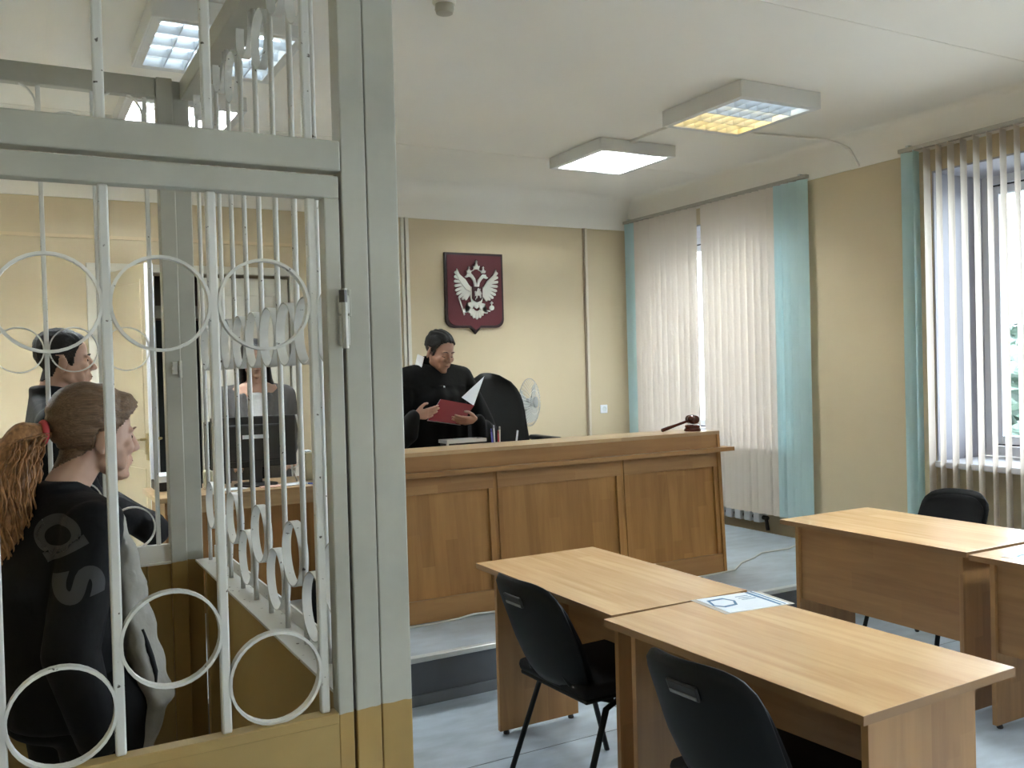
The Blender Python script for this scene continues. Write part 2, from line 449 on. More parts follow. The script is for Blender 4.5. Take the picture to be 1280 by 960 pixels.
M['tube_soft'] = tubemat('tube_soft_white', (0.90, 0.97, 1.0, 1), LAMP*0.55)
def ceiling_light(x0, x1, y0, y1, label, tubes, depth=.095):
    t = thing('ceiling_light', label, 'ceiling light', ((x0+x1)/2, (y0+y1)/2, ZC), 0, 'square ceiling lights')
    zb = ZC-depth; r = .045; k = .012
    b = NB()
    box(b, x0, x1, y0, y0+k, zb, ZC-.002, .003); box(b, x0, x1, y1-k, y1, zb, ZC-.002, .003)
    box(b, x0, x0+k, y0+k, y1-k, zb, ZC-.002, .003); box(b, x1-k, x1, y0+k, y1-k, zb, ZC-.002, .003)
    box(b, x0+k, x1-k, y0+k, y1-k, ZC-.012, ZC-.002)
    obj('housing', b, M['lamp_w'], t, world=True)
    b = NB()
    box(b, x0+k, x1-k, y0+k, y0+r, zb+.001, zb+.006); box(b, x0+k, x1-k, y1-r, y1-k, zb+.001, zb+.006)
    box(b, x0+k, x0+r, y0+r, y1-r, zb+.001, zb+.006); box(b, x1-r, x1-k, y0+r, y1-r, zb+.001, zb+.006)
    obj('rim', b, M['lamp_w'], t, world=True)
    a0, a1, c0, c1 = x0+r, x1-r, y0+r, y1-r
    n = 4
    for i in range(n):
        yc = c0+(c1-c0)*(i+.5)/n
        b = NB(); tube(b, [(a0+.01, yc, zb+.062), (a1-.01, yc, zb+.062)], .013, 10)
        obj('lamp_tube', b, M[tubes[i]], t, smooth=True, world=True)
    zt = zb+.04
    def wedge(bm, p0, p1, across):
        # louvre blade: thin at the bottom edge, wider at the top
        w0, w1 = .002, .009
        vs = []
        for p in (p0, p1):
            for (s, z) in ((-w0, zb+.004), (w0, zb+.004), (w1, zt), (-w1, zt)):
                q = Vector((p[0], p[1], z)) + Vector(across)*s
                vs.append(bm.verts.new(q))
        for j in range(4): bm.faces.new((vs[j], vs[(j+1) % 4], vs[4+(j+1) % 4], vs[4+j]))
        bm.faces.new(vs[0:4][::-1]); bm.faces.new(vs[4:8])
    for i in range(n+1):
        yc = c0+(c1-c0)*i/n
        b = NB(); wedge(b, (a0, yc), (a1, yc), (0, 1, 0)); obj('louvre_blade', b, M['louvre'], t, world=True)
    for j in range(1, 6):
        xc = a0+(a1-a0)*j/6
        b = NB(); wedge(b, (xc, c0), (xc, c1), (1, 0, 0)); obj('cross_blade', b, M['louvre'], t, world=True)
    return t
W4 = ['tube_cool']*4
ceiling_light(3.665, 4.295, 3.885, 4.595, 'square louvred ceiling light with yellow tubes and bluish reflected glow, nearest the windows', ['tube_dim', 'tube_dim', 'tube_warm', 'tube_warm'], .10)
ceiling_light(3.665, 4.325, 5.275, 5.965, 'bright white louvred ceiling light close to the wall with the coat of arms', ['tube_soft']*4, .085)
ceiling_light(0.565, 1.225, 4.03, 4.735, 'bluish louvred ceiling light seen over the top of the white cage', ['tube_dim']*4, .10)
ceiling_light(0.60, 1.25, 5.33, 6.0, 'bright white ceiling light behind the top beam of the cage', ['tube_soft']*4, .085)
ceiling_light(3.66, 4.30, 0.70, 1.36, 'unseen louvred ceiling light added to brighten the tables and window wall', W4)  # added lamp out of view, brightens the tables and the window wall

ceiling_light(-1.50, -0.86, 5.33, 6.0, 'unseen louvred ceiling light added to brighten the left of the back wall', W4)  # added lamp out of view, lifts the dark left of the back wall
ceiling_light(1.20, 1.84, -1.75, -1.11, 'unseen louvred ceiling light added to brighten the cage front', ['tube_soft']*4)  # added lamp out of view, throws light on the cage front
M['cable'] = mat('white_cable', (0.62, 0.62, 0.58, 1), 0.5)
b = NB(); tube(b, [(4.30, 4.62, ZC-.012), (4.60, 4.76, ZC-.012), (5.05, 4.70, ZC-.012), (5.19, 4.66, ZC-.016), (5.25, 4.60, ZC-.05), (5.282, 4.53, ZC-.10), (5.284, 4.45, 2.96)], .009, 8)
tag(obj('cable_conduit', b, M['white'], smooth=True), 'thin cable conduit curving from the ceiling light down to the window wall', 'conduit')
b = NB(); box(b, 3.91, 3.95, 4.60, 5.27, ZC-.02, ZC-.001, .003)
tag(obj('cable_conduit', b, M['white']), 'straight flat cable duct on the ceiling between the two right ceiling lights', 'conduit')

s = thing('smoke_detector', 'small round off-white smoke detector on the ceiling beside the cage post', 'smoke detector', (1.70, 3.60, ZC))
Mz = Matrix.Translation(Vector((1.70, 3.60, ZC))) @ Matrix.Rotation(pi, 4, 'X')
b = NB(); lathe(b, [(.05, .001), (.052, .012), (.047, .02)], 24, Mz); obj('base', b, M['doorw'], s, smooth=False, world=True, angle=40)
b = NB(); lathe(b, [(.040, .02), (.042, .042), (.036, .058), (.020, .062), (0, .062)], 24, Mz); obj('sensor_head', b, mat('aged_plastic', (.42, .39, .32, 1), .4), s, world=True, angle=40)

# ------------------------------------------------------------------ vertical blinds
def vane_mat(name, c, tr):
    m = bpy.data.materials.new(name); m.use_nodes = True; nt = m.node_tree
    b = nt.nodes['Principled BSDF']; out = nt.nodes['Material Output']
    b.inputs['Base Color'].default_value = c; b.inputs['Roughness'].default_value = 0.7; b.inputs['Specular IOR Level'].default_value = 0.2
    t = nt.nodes.new('ShaderNodeBsdfTranslucent'); t.inputs[0].default_value = tr
    mx = nt.nodes.new('ShaderNodeMixShader'); mx.inputs[0].default_value = 0.27
    tc = nt.nodes.new('ShaderNodeTexCoord'); n = nt.nodes.new('ShaderNodeTexNoise'); n.inputs['Scale'].default_value = 220
    bp = nt.nodes.new('ShaderNodeBump'); bp.inputs['Strength'].default_value = 0.15; bp.inputs['Distance'].default_value = 0.002
    nt.links.new(tc.outputs['Object'], n.inputs['Vector']); nt.links.new(n.outputs['Fac'], bp.inputs['Height']); nt.links.new(bp.outputs[0], b.inputs['Normal'])
    nt.links.new(b.outputs[0], mx.inputs[1]); nt.links.new(t.outputs[0], mx.inputs[2]); nt.links.new(mx.outputs[0], out.inputs[0])
    return m
M['vane'] = vane_mat('cream_blind_fabric', (0.75, 0.68, 0.59, 1), (0.84, 0.80, 0.785, 1))
M['teal'] = vane_mat('turquoise_blind_fabric', (0.58, 0.74, 0.74, 1), (0.56, 0.80, 0.84, 1))
def vane_mesh(h, w=.089):
    bm = bmesh.new(); n = 4; rows = []
    for k in range(n+1):
        u = (k/n-.5)*w; d = .006*(1-(2*k/n-1)**2)
        rows.append([bm.verts.new((u, d, z)) for z in (0, -h)])
    for a, c in zip(rows, rows[1:]): bm.faces.new((a[0], c[0], c[1], a[1]))
    r = bmesh.ops.extrude_face_region(bm, geom=bm.faces[:])
    bmesh.ops.translate(bm, verts=[v for v in r['geom'] if isinstance(v, bmesh.types.BMVert)], vec=(0, .0012, 0))
    bmesh.ops.recalc_face_normals(bm, faces=bm.faces[:])
    me = bpy.data.meshes.new('vane'); bm.to_mesh(me); bm.free()
    return me
RX = 5.235
M['rail'] = mat('beige_aluminium_rail', (.42, .39, .34, 1), .5)
def blind(y_hi, y_lo, label, spec, zb=.40):
    t = thing('vertical_blind', label, 'window blind', (RX, (y_hi+y_lo)/2, 2.97))
    b = NB(); box(b, RX-.020, RX+.020, y_lo-.02, y_hi+.02, 2.957, 2.984, .004)
    obj('headrail', b, M['rail'], t, world=True)
    b = NB()
    for yy in (y_lo+.05, y_hi-.05): box(b, RX-.015, XR-.010, yy-.012, yy+.012, 2.984, 2.996)
    obj('bracket', b, M['alu'], t, world=True)
    me = {}
    for (y, ang, kind) in spec:
        if kind not in me:
            m_ = vane_mesh(2.955-zb); m_.materials.append(M['vane' if kind == 'v' else 'teal']); me[kind] = m_
        o = bpy.data.objects.new('vane', me[kind]); COL.objects.link(o); o.parent = t
        o.location = (0, y-(y_hi+y_lo)/2, 2.953-2.97); o.rotation_euler = (random.uniform(-.002, .002), random.uniform(-.002, .002), radians(ang))
        if kind == 't': o['label'] = 'turquoise blind vane'
    # bottom chain with the weight pockets
    b = NB()
    ys = [q[0] for q in spec]
    for a, c in zip(ys, ys[1:]):
        if abs(a-c) < .2:
            tube(b, [(RX, a, zb+.012), (RX, (a+c)/2, zb-.004), (RX, c, zb+.012)], .0025, 4)
    ch = obj('bottom_chain', b, M['vane'], t, world=True)
    return t
spec = []
y = 7.115
for i in range(2): spec.append((y, 112+4*i, 't')); y -= .075
while y > 6.14: spec.append((y, random.uniform(110, 127), 'v')); y -= .0775
y = 6.02
while y > 5.24: spec.append((y, random.uniform(110, 127), 'v')); y -= .0775
for i in range(4): spec.append((y, random.uniform(110, 122), 't')); y -= .078
blind(7.16, 4.90, 'closed cream vertical blind with turquoise end vanes at the far window', spec, .395)
spec = [(4.015, 118, 't'), (3.955, 12, 't')]
y = 3.875
while y > 1.40: spec.append((y, random.uniform(9, 14), 'v')); y -= .086
spec += [(1.33, 50, 't')]
blind(4.06, 1.25, 'open cream vertical blind at the right edge of the photo', spec, .395)

# ------------------------------------------------------------------ radiator under the far window
r = thing('radiator', 'old white sectional radiator below the closed blind, beside the judge bench', 'radiator', (5.36, 6.1, DH))
for k in range(11):
    yy = 5.55+k*.11
    b = NB()
    box(b, 5.325, 5.425, yy, yy+.075, DH+.06, DH+.60, .012)
    obj('radiator_section', b, M['pvc'], r, world=True)
b = NB(); tube(b, [(5.37, 5.50, DH+.1), (5.37, 6.75, DH+.1)], .018, 8); tube(b, [(5.37, 5.52, DH+.1), (5.37, 5.50, DH+.001)], .015, 8); tube(b, [(5.37, 6.72, DH+.06), (5.37, 6.72, DH+.001)], .015, 8)
obj('pipe', b, mat('dark_pipe', (.05, .045, .04, 1), .5), r, world=True, smooth=True)

# socket on the back wall
s = thing('wall_socket', 'small square white wall socket on the back wall near the window corner', 'wall socket', (4.955, YB, 1.195))
b = NB(); box(b, 4.915, 4.995, YB-.012, YB, 1.155, 1.235, .006); obj('plate', b, M['pvc'], s, world=True)
b = NB(); lathe(b, [(.024, 0), (.024, .004), (.018, .002), (0, .002)], 20, Matrix.Translation(Vector((4.955, YB-.012, 1.195))) @ Matrix.Rotation(pi/2, 4, 'X'))
obj('outlet', b, M['alu'], s, world=True)

# ------------------------------------------------------------------ coat of arms
def emblem():
    ES = Matrix.Translation(Vector((3.603, YB-.002, 2.287)))
    t = thing('coat_of_arms', 'dark red heraldic shield with silver double-headed eagle on the back wall', 'coat of arms', (3.603, YB, 2.287))
    K = .566/617.0
    def q(px, py):
        u = (px-118-(py-110)*.034); v = (py-110-(px-118)*.032)
        return ((u-308)*K*1.0, -(v-372)*K)
    def shield(inset):
        w, top, bot, rr = .283-inset, .334-inset, -.318+inset, .075
        P = [(-w, top), (w, top), (w, bot+rr)]
        for k in range(1, 6):
            a = pi/2*k/5; P.append((w-rr+rr*cos(a), bot+rr-rr*sin(a)))
        tip = .055-inset*.6
        P += [(.05, bot), (.02, bot-.02), (0, bot-tip), (-.02, bot-.02), (-.05, bot)]
        for k in range(5, 0, -1):
            a = pi/2*k/5; P.append((-w+rr-rr*cos(a), bot+rr-rr*sin(a)))
        P.append((-w, bot+rr))
        return P
    b = NB(); prism(b, shield(0), -.028, 0, ES); obj('shield_board', b, mat('dark_wine_frame', (.022, .006, .006, 1), .35), t, world=True)
    b = NB(); prism(b, shield(.020), -.034, -.026, ES); obj('red_field', b, mat('wine_red_velvet', (.105, .008, .014, 1), .6, bump=.1), t, world=True)
    silver = mat('silver_relief', (.74, .73, .66, 1), .38, metal=0.25)
    def poly(name, P, d0=-.046, par=t, m=silver, rect=True):
        b = NB(); prism(b, [q(*p) for p in P] if rect else P, d0, -.034, ES); return obj(name, b, m, par, world=True)
    def mirror(P): return [(2*452-x, y+.032*2*(452-x)*0) for x, y in P]
    # wings: an arm plus seven feathers each
    for sgn in (1, -1):
        def T(P): return P if sgn == 1 else [(2*448-x, y+14) for x, y in P]
        b = NB()
        arm = [(240, 275), (268, 330), (330, 380), (365, 430), (385, 450), (385, 500), (330, 470), (290, 420), (255, 370), (232, 310)]
        prism(b, [q(*p) for p in T(arm)], -.050, -.034, ES)
        tips = [(222, 300), (214, 345), (212, 392), (216, 438), (224, 482), (236, 520), (262, 552), (296, 570), (330, 575)]
        roots = [(262, 345), (285, 375), (300, 400), (315, 425), (330, 448), (345, 465), (355, 480), (368, 492), (380, 500)]
        for (tx, ty), (rx, ry) in zip(tips, roots):
            dx, dy = tx-rx, ty-ry; L = sqrt(dx*dx+dy*dy); nx, ny = -dy/L*14, dx/L*14
            P = [(rx+nx, ry+ny), (rx-nx, ry-ny), (tx-nx*.9+dx*-.1, ty-ny*.9+dy*-.1), (tx, ty), (tx+nx*.9-dx*.1, ty+ny*.9-dy*.1)]
            prism(b, [q(*p) for p in T(P)], -.043-.004*random.random(), -.034, ES)
        obj('wing', b, silver, t, world=True)
        b = NB()
        neck = [(425, 450), (415, 400), (395, 370), (372, 352), (340, 362), (325, 352), (345, 338), (350, 322), (385, 318), (408, 340), (432, 372), (445, 420), (448, 450)]
        prism(b, [q(*p) for p in T(neck)], -.050, -.034, ES)
        obj('eagle_head', b, silver, t, world=True)
        b = NB()
        leg = [(400, 590), (355, 600), (360, 625), (385, 640), (378, 665), (325, 680), (330, 695), (388, 685), (410, 650), (425, 610)]
        prism(b, [q(*p) for p in T(leg)], -.048, -.034, ES)
        obj('leg', b, silver, t, world=True)
    def crown(cx, cy, s):
        b = NB()
        P = [(-24, 18), (-30, -10), (-18, -4), (-10, -18), (-4, -22), (-3, -38), (-10, -40), (-10, -46), (-3, -46), (-3, -56), (3, -56), (3, -46), (10, -46), (10, -40), (3, -38), (4, -22), (10, -18), (18, -4), (30, -10), (24, 18)]
        prism(b, [q(cx+x*s, cy+y*s) for x, y in P], -.049, -.034, ES)
        obj('crown', b, silver, t, world=True)
    crown(446, 262, 1.15); crown(368, 302, .85); crown(520, 305, .85)
    b = NB()
    for (a, c) in (((395, 300), (425, 285)), ((466, 285), (497, 302))):
        prism(b, [q(a[0], a[1]-4), q(c[0], c[1]-4), q(c[0], c[1]+4), q(a[0], a[1]+4)], -.042, -.034, ES)
    obj('ribbon', b, silver, t, world=True)
    poly('body', [(392, 450), (515, 452), (525, 520), (512, 590), (480, 640), (455, 660), (425, 640), (395, 590), (382, 520)], -.042)
    b = NB()
    for k in range(7):
        a = radians(90+(k-3)*19); cx, cy = 456, 640; l0, l1 = 40, 122 - abs(k-3)*6
        dx, dy = cos(a), sin(a); nx, ny = -dy*13, dx*13
        P = [(cx+dx*l0+nx*.4, cy+dy*l0+ny*.4), (cx+dx*l0-nx*.4, cy+dy*l0-ny*.4), (cx+dx*(l1-14)-nx*1.2, cy+dy*(l1-14)-ny*1.2), (cx+dx*l1, cy+dy*l1), (cx+dx*(l1-14)+nx*1.2, cy+dy*(l1-14)+ny*1.2)]
        prism(b, [q(*p) for p in P], -.046, -.034, ES)
    obj('tail', b, silver, t, world=True)
    sc = poly('breast_shield', [(400, 448), (508, 452), (508, 560), (490, 585), (455, 598), (420, 583), (402, 560)], -.054, m=mat('breast_shield_dark_red', (.06, .008, .01, 1), .5))
    b = NB()
    rider = [(425, 540), (432, 515), (420, 500), (432, 490), (445, 500), (452, 470), (462, 462), (472, 472), (468, 495), (490, 500), (498, 520), (488, 530), (494, 555), (482, 560), (474, 535), (455, 535), (450, 560), (438, 560), (440, 538)]
    prism(b, [q(*p) for p in rider], -.060, -.052, ES)
    prism(b, [q(478, 470), q(484, 472), q(432, 575), q(427, 572)], -.062, -.058, ES)
    obj('rider', b, silver, sc, world=True)
    b = NB()
    prism(b, [q(258, 545), q(268, 542), q(330, 712), q(320, 718)], -.044, -.034, ES)
    prism(b, [q(300, 668), q(322, 655), q(335, 680), q(312, 692)], -.048, -.034, ES)
    obj('sceptre', b, silver, t, world=True)
    b = NB()
    prism(b, [q(615+24*cos(a*pi/8), 655+24*sin(a*pi/8)) for a in range(16)], -.048, -.034, ES)
    prism(b, [q(611, 640), q(619, 640), q(619, 592), q(611, 592)], -.044, -.034, ES); prism(b, [q(600, 612), q(630, 612), q(630, 604), q(600, 604)], -.044, -.034, ES)
    prism(b, [q(540, 668), q(600, 680), q(600, 692), q(536, 682)], -.044, -.034, ES)
    obj('orb', b, silver, t, world=True)
emblem()

# ------------------------------------------------------------------ outside the windows
M['leaf'] = mat('tree_leaves', (.085, .125, .095, 1), .6, var=.4, vscale=2)
M['bark'] = mat('tree_bark', (.10, .08, .06, 1), .8)
b = NB(); box(b, 6.2, 90, -60, 90, -4.2, -4.0); tag(obj('ground', b, mat('outside_paving', (.34, .35, .33, 1), .9, var=.2)), kind='structure')
def tree(x, y, zb, h, r, label):
    t = thing('tree', label, 'tree', (x, y, zb), 0, 'trees outside the windows')
    b = NB(); tube(b, [(x, y, zb), (x+.1, y, zb+h*.5), (x, y+.1, zb+h*.85)], [.16, .11, .05], 8); obj('trunk', b, M['bark'], t, world=True, smooth=True)
    bm = NB(); rnd = random.Random(int(x*10+y))
    for i in range(2600):
        d = Vector((rnd.gauss(0, 1), rnd.gauss(0, 1), rnd.gauss(0, 1))).normalized()*rnd.random()**.4
        c = Vector((x+d.x*r, y+d.y*r, zb+h*.62+d.z*h*.42))
        u = Vector((rnd.gauss(0, 1), rnd.gauss(0, 1), rnd.gauss(0, 1))).normalized(); v, w_ = frame_of(u); s = rnd.uniform(.09, .2)
        q = [bm.verts.new(c+v*s*1.3), bm.verts.new(c+w_*s*.6), bm.verts.new(c-v*s*1.3), bm.verts.new(c-w_*s*.6)]
        bm.faces.new(q)
    obj('foliage', bm, M['leaf'], t, world=True)
tree(12.0, 7.4, -4, 5.9, 1.7, 'green tree just outside the right window, below the roof of the house')
tree(29.0, 20.5, -4, 10.0, 3.2, 'dark green tree rising behind the lilac roofed house')
tree(36.5, 17.5, -4, 9.6, 3.0, 'second green tree behind the lilac roofed house')
h = thing('house', 'pale house with a lilac roof outside the right window', 'house', (24, 15, -4))
b = NB(); box(b, 21, 27, 11.2, 16.2, -4, 3.3); obj('wall', b, mat('pale_render', (.62, .60, .62, 1), .8), h, world=True)
b = NB(); prism(b, [(20.4, 3.3), (27.6, 3.3), (24, 5.1)], 10.8, 16.6); obj('roof', b, mat('lilac_roof', (.34, .29, .46, 1), .7), h, world=True)
b = NB(); box(b, 20.3, 20.45, 10.8, 16.6, 3.2, 3.45); obj('gutter', b, M['pvc'], h, world=True)
for k in range(4):
    b = NB(); box(b, 20.96, 21.02, 11.7+k*1.15, 12.4+k*1.15, .6, 2.3); wn = obj('window', b, M['pvc'], h, world=True)
    b = NB(); box(b, 20.94, 20.97, 11.78+k*1.15, 12.32+k*1.15, .7, 2.2); obj('pane', b, mat('dark_pane', (.05, .07, .08, 1), .1), wn, world=True)
# ------------------------------------------------------------------ the defendants' cage
def cage_paint():
    """worn white paint above, ochre oil paint below a wavy painted edge at 0.85 m"""
    m = bpy.data.materials.new('cage_two_tone_paint'); m.use_nodes = True; nt = m.node_tree; L = nt.links.new
    b = nt.nodes['Principled BSDF']; b.inputs['Roughness'].default_value = .38
    g = nt.nodes.new('ShaderNodeNewGeometry'); sp = nt.nodes.new('ShaderNodeSeparateXYZ'); L(g.outputs['Position'], sp.inputs[0])
    n = nt.nodes.new('ShaderNodeTexNoise'); n.inputs['Scale'].default_value = 14; L(g.outputs['Position'], n.inputs['Vector'])
    ma = nt.nodes.new('ShaderNodeMath'); ma.operation = 'MULTIPLY_ADD'; L(n.outputs['Fac'], ma.inputs[0]); ma.inputs[1].default_value = .03; L(sp.outputs['Z'], ma.inputs[2])
    gt = nt.nodes.new('ShaderNodeMath'); gt.operation = 'GREATER_THAN'; L(ma.outputs[0], gt.inputs[0]); gt.inputs[1].default_value = .862
    n2 = nt.nodes.new('ShaderNodeTexNoise'); n2.inputs['Scale'].default_value = 5; n2.inputs['Detail'].default_value = 6; L(g.outputs['Position'], n2.inputs['Vector'])
    mp = nt.nodes.new('ShaderNodeMapRange'); mp.inputs['From Min'].default_value = .3; mp.inputs['From Max'].default_value = .7; mp.inputs['To Min'].default_value = .9; mp.inputs['To Max'].default_value = 1.08
    L(n2.outputs['Fac'], mp.inputs['Value'])
    mx = nt.nodes.new('ShaderNodeMix'); mx.data_type = 'RGBA'; L(gt.outputs[0], mx.inputs[0])
    mx.inputs[6].default_value = (.40, .26, .085, 1); mx.inputs[7].default_value = (.47, .465, .41, 1)
    vm = nt.nodes.new('ShaderNodeVectorMath'); vm.operation = 'SCALE'; L(mx.outputs[2], vm.inputs[0]); L(mp.outputs[0], vm.inputs['Scale'])
    L(vm.outputs[0], b.inputs['Base Color'])
    bp = nt.nodes.new('ShaderNodeBump'); bp.inputs['Strength'].default_value = .08; bp.inputs['Distance'].default_value = .01
    L(n2.outputs['Fac'], bp.inputs['Height']); L(bp.outputs[0], b.inputs['Normal'])
    return m
def chipped():
    m = mat('cage_white_paint_chipped', (.72, .72, .69, 1), .35)
    nt = m.node_tree; L = nt.links.new; b = nt.nodes['Principled BSDF']
    g = nt.nodes.new('ShaderNodeNewGeometry')
    n = nt.nodes.new('ShaderNodeTexNoise'); n.inputs['Scale'].default_value = 55; n.inputs['Detail'].default_value = 2; L(g.outputs['Position'], n.inputs['Vector'])
    cr = nt.nodes.new('ShaderNodeValToRGB'); L(n.outputs['Fac'], cr.inputs[0])
    cr.color_ramp.elements[0].position = .27; cr.color_ramp.elements[0].color = (.10, .085, .07, 1)
    cr.color_ramp.elements[1].position = .30; cr.color_ramp.elements[1].color = (.72, .72, .69, 1)
    L(cr.outputs[0], b.inputs['Base Color'])
    return m
M['cage'] = cage_paint(); M['iron'] = chipped()
M['ochre'] = mat('ochre_oil_paint', (.41, .28, .10, 1), .35, var=.06, vscale=3, bump=.04, bscale=8)

CG = thing('holding_cage', 'white painted steel holding cage with iron rings and ochre lower panels', 'cage', (.2, 2.9, 0))
GY = 1.949                # front plane
ZS, ZT0, ZT1 = .85, 2.742, 2.82
XW = -.95                 # the cage's left end, outside the picture
def part(name, fn, m, par=CG, label=None, smooth=False):
    b = NB(); fn(b); return obj(name, b, m, par, world=True, label=label, smooth=smooth)
# posts
part('post', lambda b: box(b, .717, .790, GY, GY+.06, 0, ZT1, .003), M['cage'])
part('post', lambda b: box(b, .658, .7155, GY+.001, GY+.06, 0, ZT1, .003), M['cage'])
part('post', lambda b: (box(b, .560, .622, 3.93, 4.0, 0, ZT1, .004), box(b, .622, .690, 3.962, 4.0, 0, ZT1, .003)), M['cage'])
part('post', lambda b: box(b, XW, XW+.07, GY, GY+.06, 0, ZT1, .003), M['cage'])
part('post', lambda b: box(b, XW, XW+.07, 3.93, 4.0, 0, ZT1, .003), M['cage'])
part('latch', lambda b: (box(b, .586, .606, 3.922, 3.931, 1.615, 1.665, .002), tube(b, [(.592, 3.926, 1.64), (.592, 3.902, 1.64)], .010, 10), box(b, .612, .622, 3.915, 3.931, 1.60, 1.67, .002)), M['iron'])
# beams
part('cross_beam', lambda b: box(b, XW+.07, .657, GY, GY+.05, 2.046, 2.113, .004), M['cage'])
part('top_beam', lambda b: box(b, XW+.07, .657, GY, GY+.05, ZT0, ZT1, .004), M['cage'])
part('top_beam', lambda b: box(b, XW+.07, .56, 3.945, 3.995, ZT0, ZT1, .004), M['cage'])
part('top_beam', lambda b: box(b, .655, .760, GY+.06, 3.962, ZT0+.003, ZT1, .004), M['cage'])
# sills: steel angles
part('sill', lambda b: (box(b, .652, .735, GY+.06, 3.93, ZS-.008, ZS), box(b, .735, .741, GY+.06, 3.962, ZS-.02, ZS+.045)), M['iron'])
part('sill', lambda b: (box(b, XW+.07, .56, 3.94, 3.985, ZS-.008, ZS), box(b, XW+.07, .56, 3.955, 3.985, ZS, ZS+.07)), M['iron'])
# ochre sheets
part('panel', lambda b: box(b, .700, .706, GY+.06, 3.962, .0, ZS-.008), M['ochre'])
part('stiffener', lambda b: box(b, .655, .70, 3.70, 3.745, 0, ZS-.008), M['ochre'])
part('panel', lambda b: box(b, XW+.07, .56, 3.962, 3.968, 0, ZS-.008), M['ochre'])
part('stiffener', lambda b: (box(b, .47, .475, 3.935, 3.962, 0, ZS-.008)), M['ochre'])
part('panel', lambda b: box(b, XW+.01, XW+.016, GY+.06, 3.93, 0, 2.0), M['ochre'])

def barpart(x, y, z0, z1, w, par=CG, rnd=False):
    b = NB()
    if rnd: tube(b, [(x, y, z0), (x, y, z1)], w/2, 10)
    else: box(b, x-w/2, x+w/2, y-w/2, y+w/2, z0, z1, w*.2)
    return obj('bar', b, M['iron'], par, world=True, smooth=rnd)
# side grille: bars 0.198 apart with rings between them
ys = [3.885-.198*k for k in range(10)]
SX = .705
for yv in ys: barpart(SX, yv, ZS, ZT0+.003, .016, rnd=True)
def ring(c, R, w, t, axis, par=CG):
    b = NB(); ringstrip(b, c, R, w, t, axis, 36); return obj('ring', b, M['iron'], par, world=True, angle=50)
gaps = [(a+c)/2 for a, c in zip(ys, ys[1:])]
for i, yv in enumerate(gaps):
    ring((SX, yv, 1.716), .0905, .027, .004, 0)
    ring((SX, yv, 1.087 if i % 2 == 0 else .977), .094, .026, .004, 0)
    ring((SX, yv, 2.712 - (.0 if i % 2 == 0 else .093)), .0875, .038, .004, 0) if False else ring((SX, yv, 2.712 if i % 2 == 0 else 2.620), .0875, .026, .004, 0)
ring((SX, ys[0]+.045, .972), .09, .038, .004, 0) if False else None
# rear grille
for xv in (-.44, -.25, -.058, .134, .325, .518): barpart(xv, 3.972, ZS, ZT0, .017, rnd=False)
for i, xv in enumerate((-.345, -.154, .038, .2295, .4215)):
    ring((xv, 3.972, 1.722), .089, .022, .005, 1)
    ring((xv, 3.972, .998 if i % 2 == 0 else 1.115), .087, .022, .005, 1)
    ring((xv, 3.972, 2.663 if i % 2 == 0 else 2.56), .090, .022, .005, 1)
# front: fixed transom grille above the cross beam
FB = (-.654, -.447, -.240, -.033, .174, .380, .592)
for xv in FB: barpart(xv, GY+.03, 2.113, ZT0, .020)
# front: the gate
G = thing('gate', None, None, (.645, GY, 0), 0, None, CG) if False else None
def gate():
    g = bpy.data.objects.new('gate', None); COL.objects.link(g); g.parent = CG
    Mg = Matrix.Translation(Vector((.645, GY+.02, 0)))
    g.matrix_parent_inverse = Matrix.Identity(4); g.location = Mg.translation - Vector((.2, 2.9, 0))
    WM[g.name] = Mg
    part('rail', lambda b: box(b, -.86, .652, GY+.004, GY+.045, 1.987, 2.036, .003), M['cage'], g)
    part('stile', lambda b: box(b, .617, .652, GY+.004, GY+.045, .0, 1.987, .003), M['cage'], g)
    part('stile', lambda b: box(b, -.86, -.815, GY+.004, GY+.045, .0, 1.987, .003), M['cage'], g)
    part('rail', lambda b: box(b, -.815, .617, GY+.002, GY+.04, ZS-.024, ZS, .002), M['ochre'], g)
    part('panel', lambda b: box(b, -.815, .617, GY+.004, GY+.012, .06, ZS-.024), M['ochre'], g)
    for xv in FB: barpart(xv, GY+.026, ZS, 1.987, .020, g)
    for i in range(6):
        xc = (FB[i]+FB[i+1])/2
        ring((xc, GY+.026, 1.752), .098, .022, .006, 1, g)
        ring((xc, GY+.026, (.948, 1.067)[i % 2 == 0]), .100, .022, .006, 1, g)
    b = NB()
    box(b, .640, .664, GY-.012, GY+.002, 1.66, 1.727, .003); box(b, .640, .664, GY-.012, GY+.002, 1.731, 1.772, .003)
    tube(b, [(.652, GY-.012, 1.655), (.652, GY-.012, 1.787)], .0075, 8)
    box(b, .664, .671, GY-.004, GY+.002, 1.725, 1.785, .001)
    obj('hinge', b, M['cage'], g, world=True)
    b = NB(); tube(b, [(.650, GY-.011, 1.756), (.650, GY-.011, 1.783)], .0095, 8)
    obj('hinge_barrel', b, mat('greasy_iron', (.05, .042, .035, 1), .4), g, world=True, label='dark greasy hinge barrel')
gate()

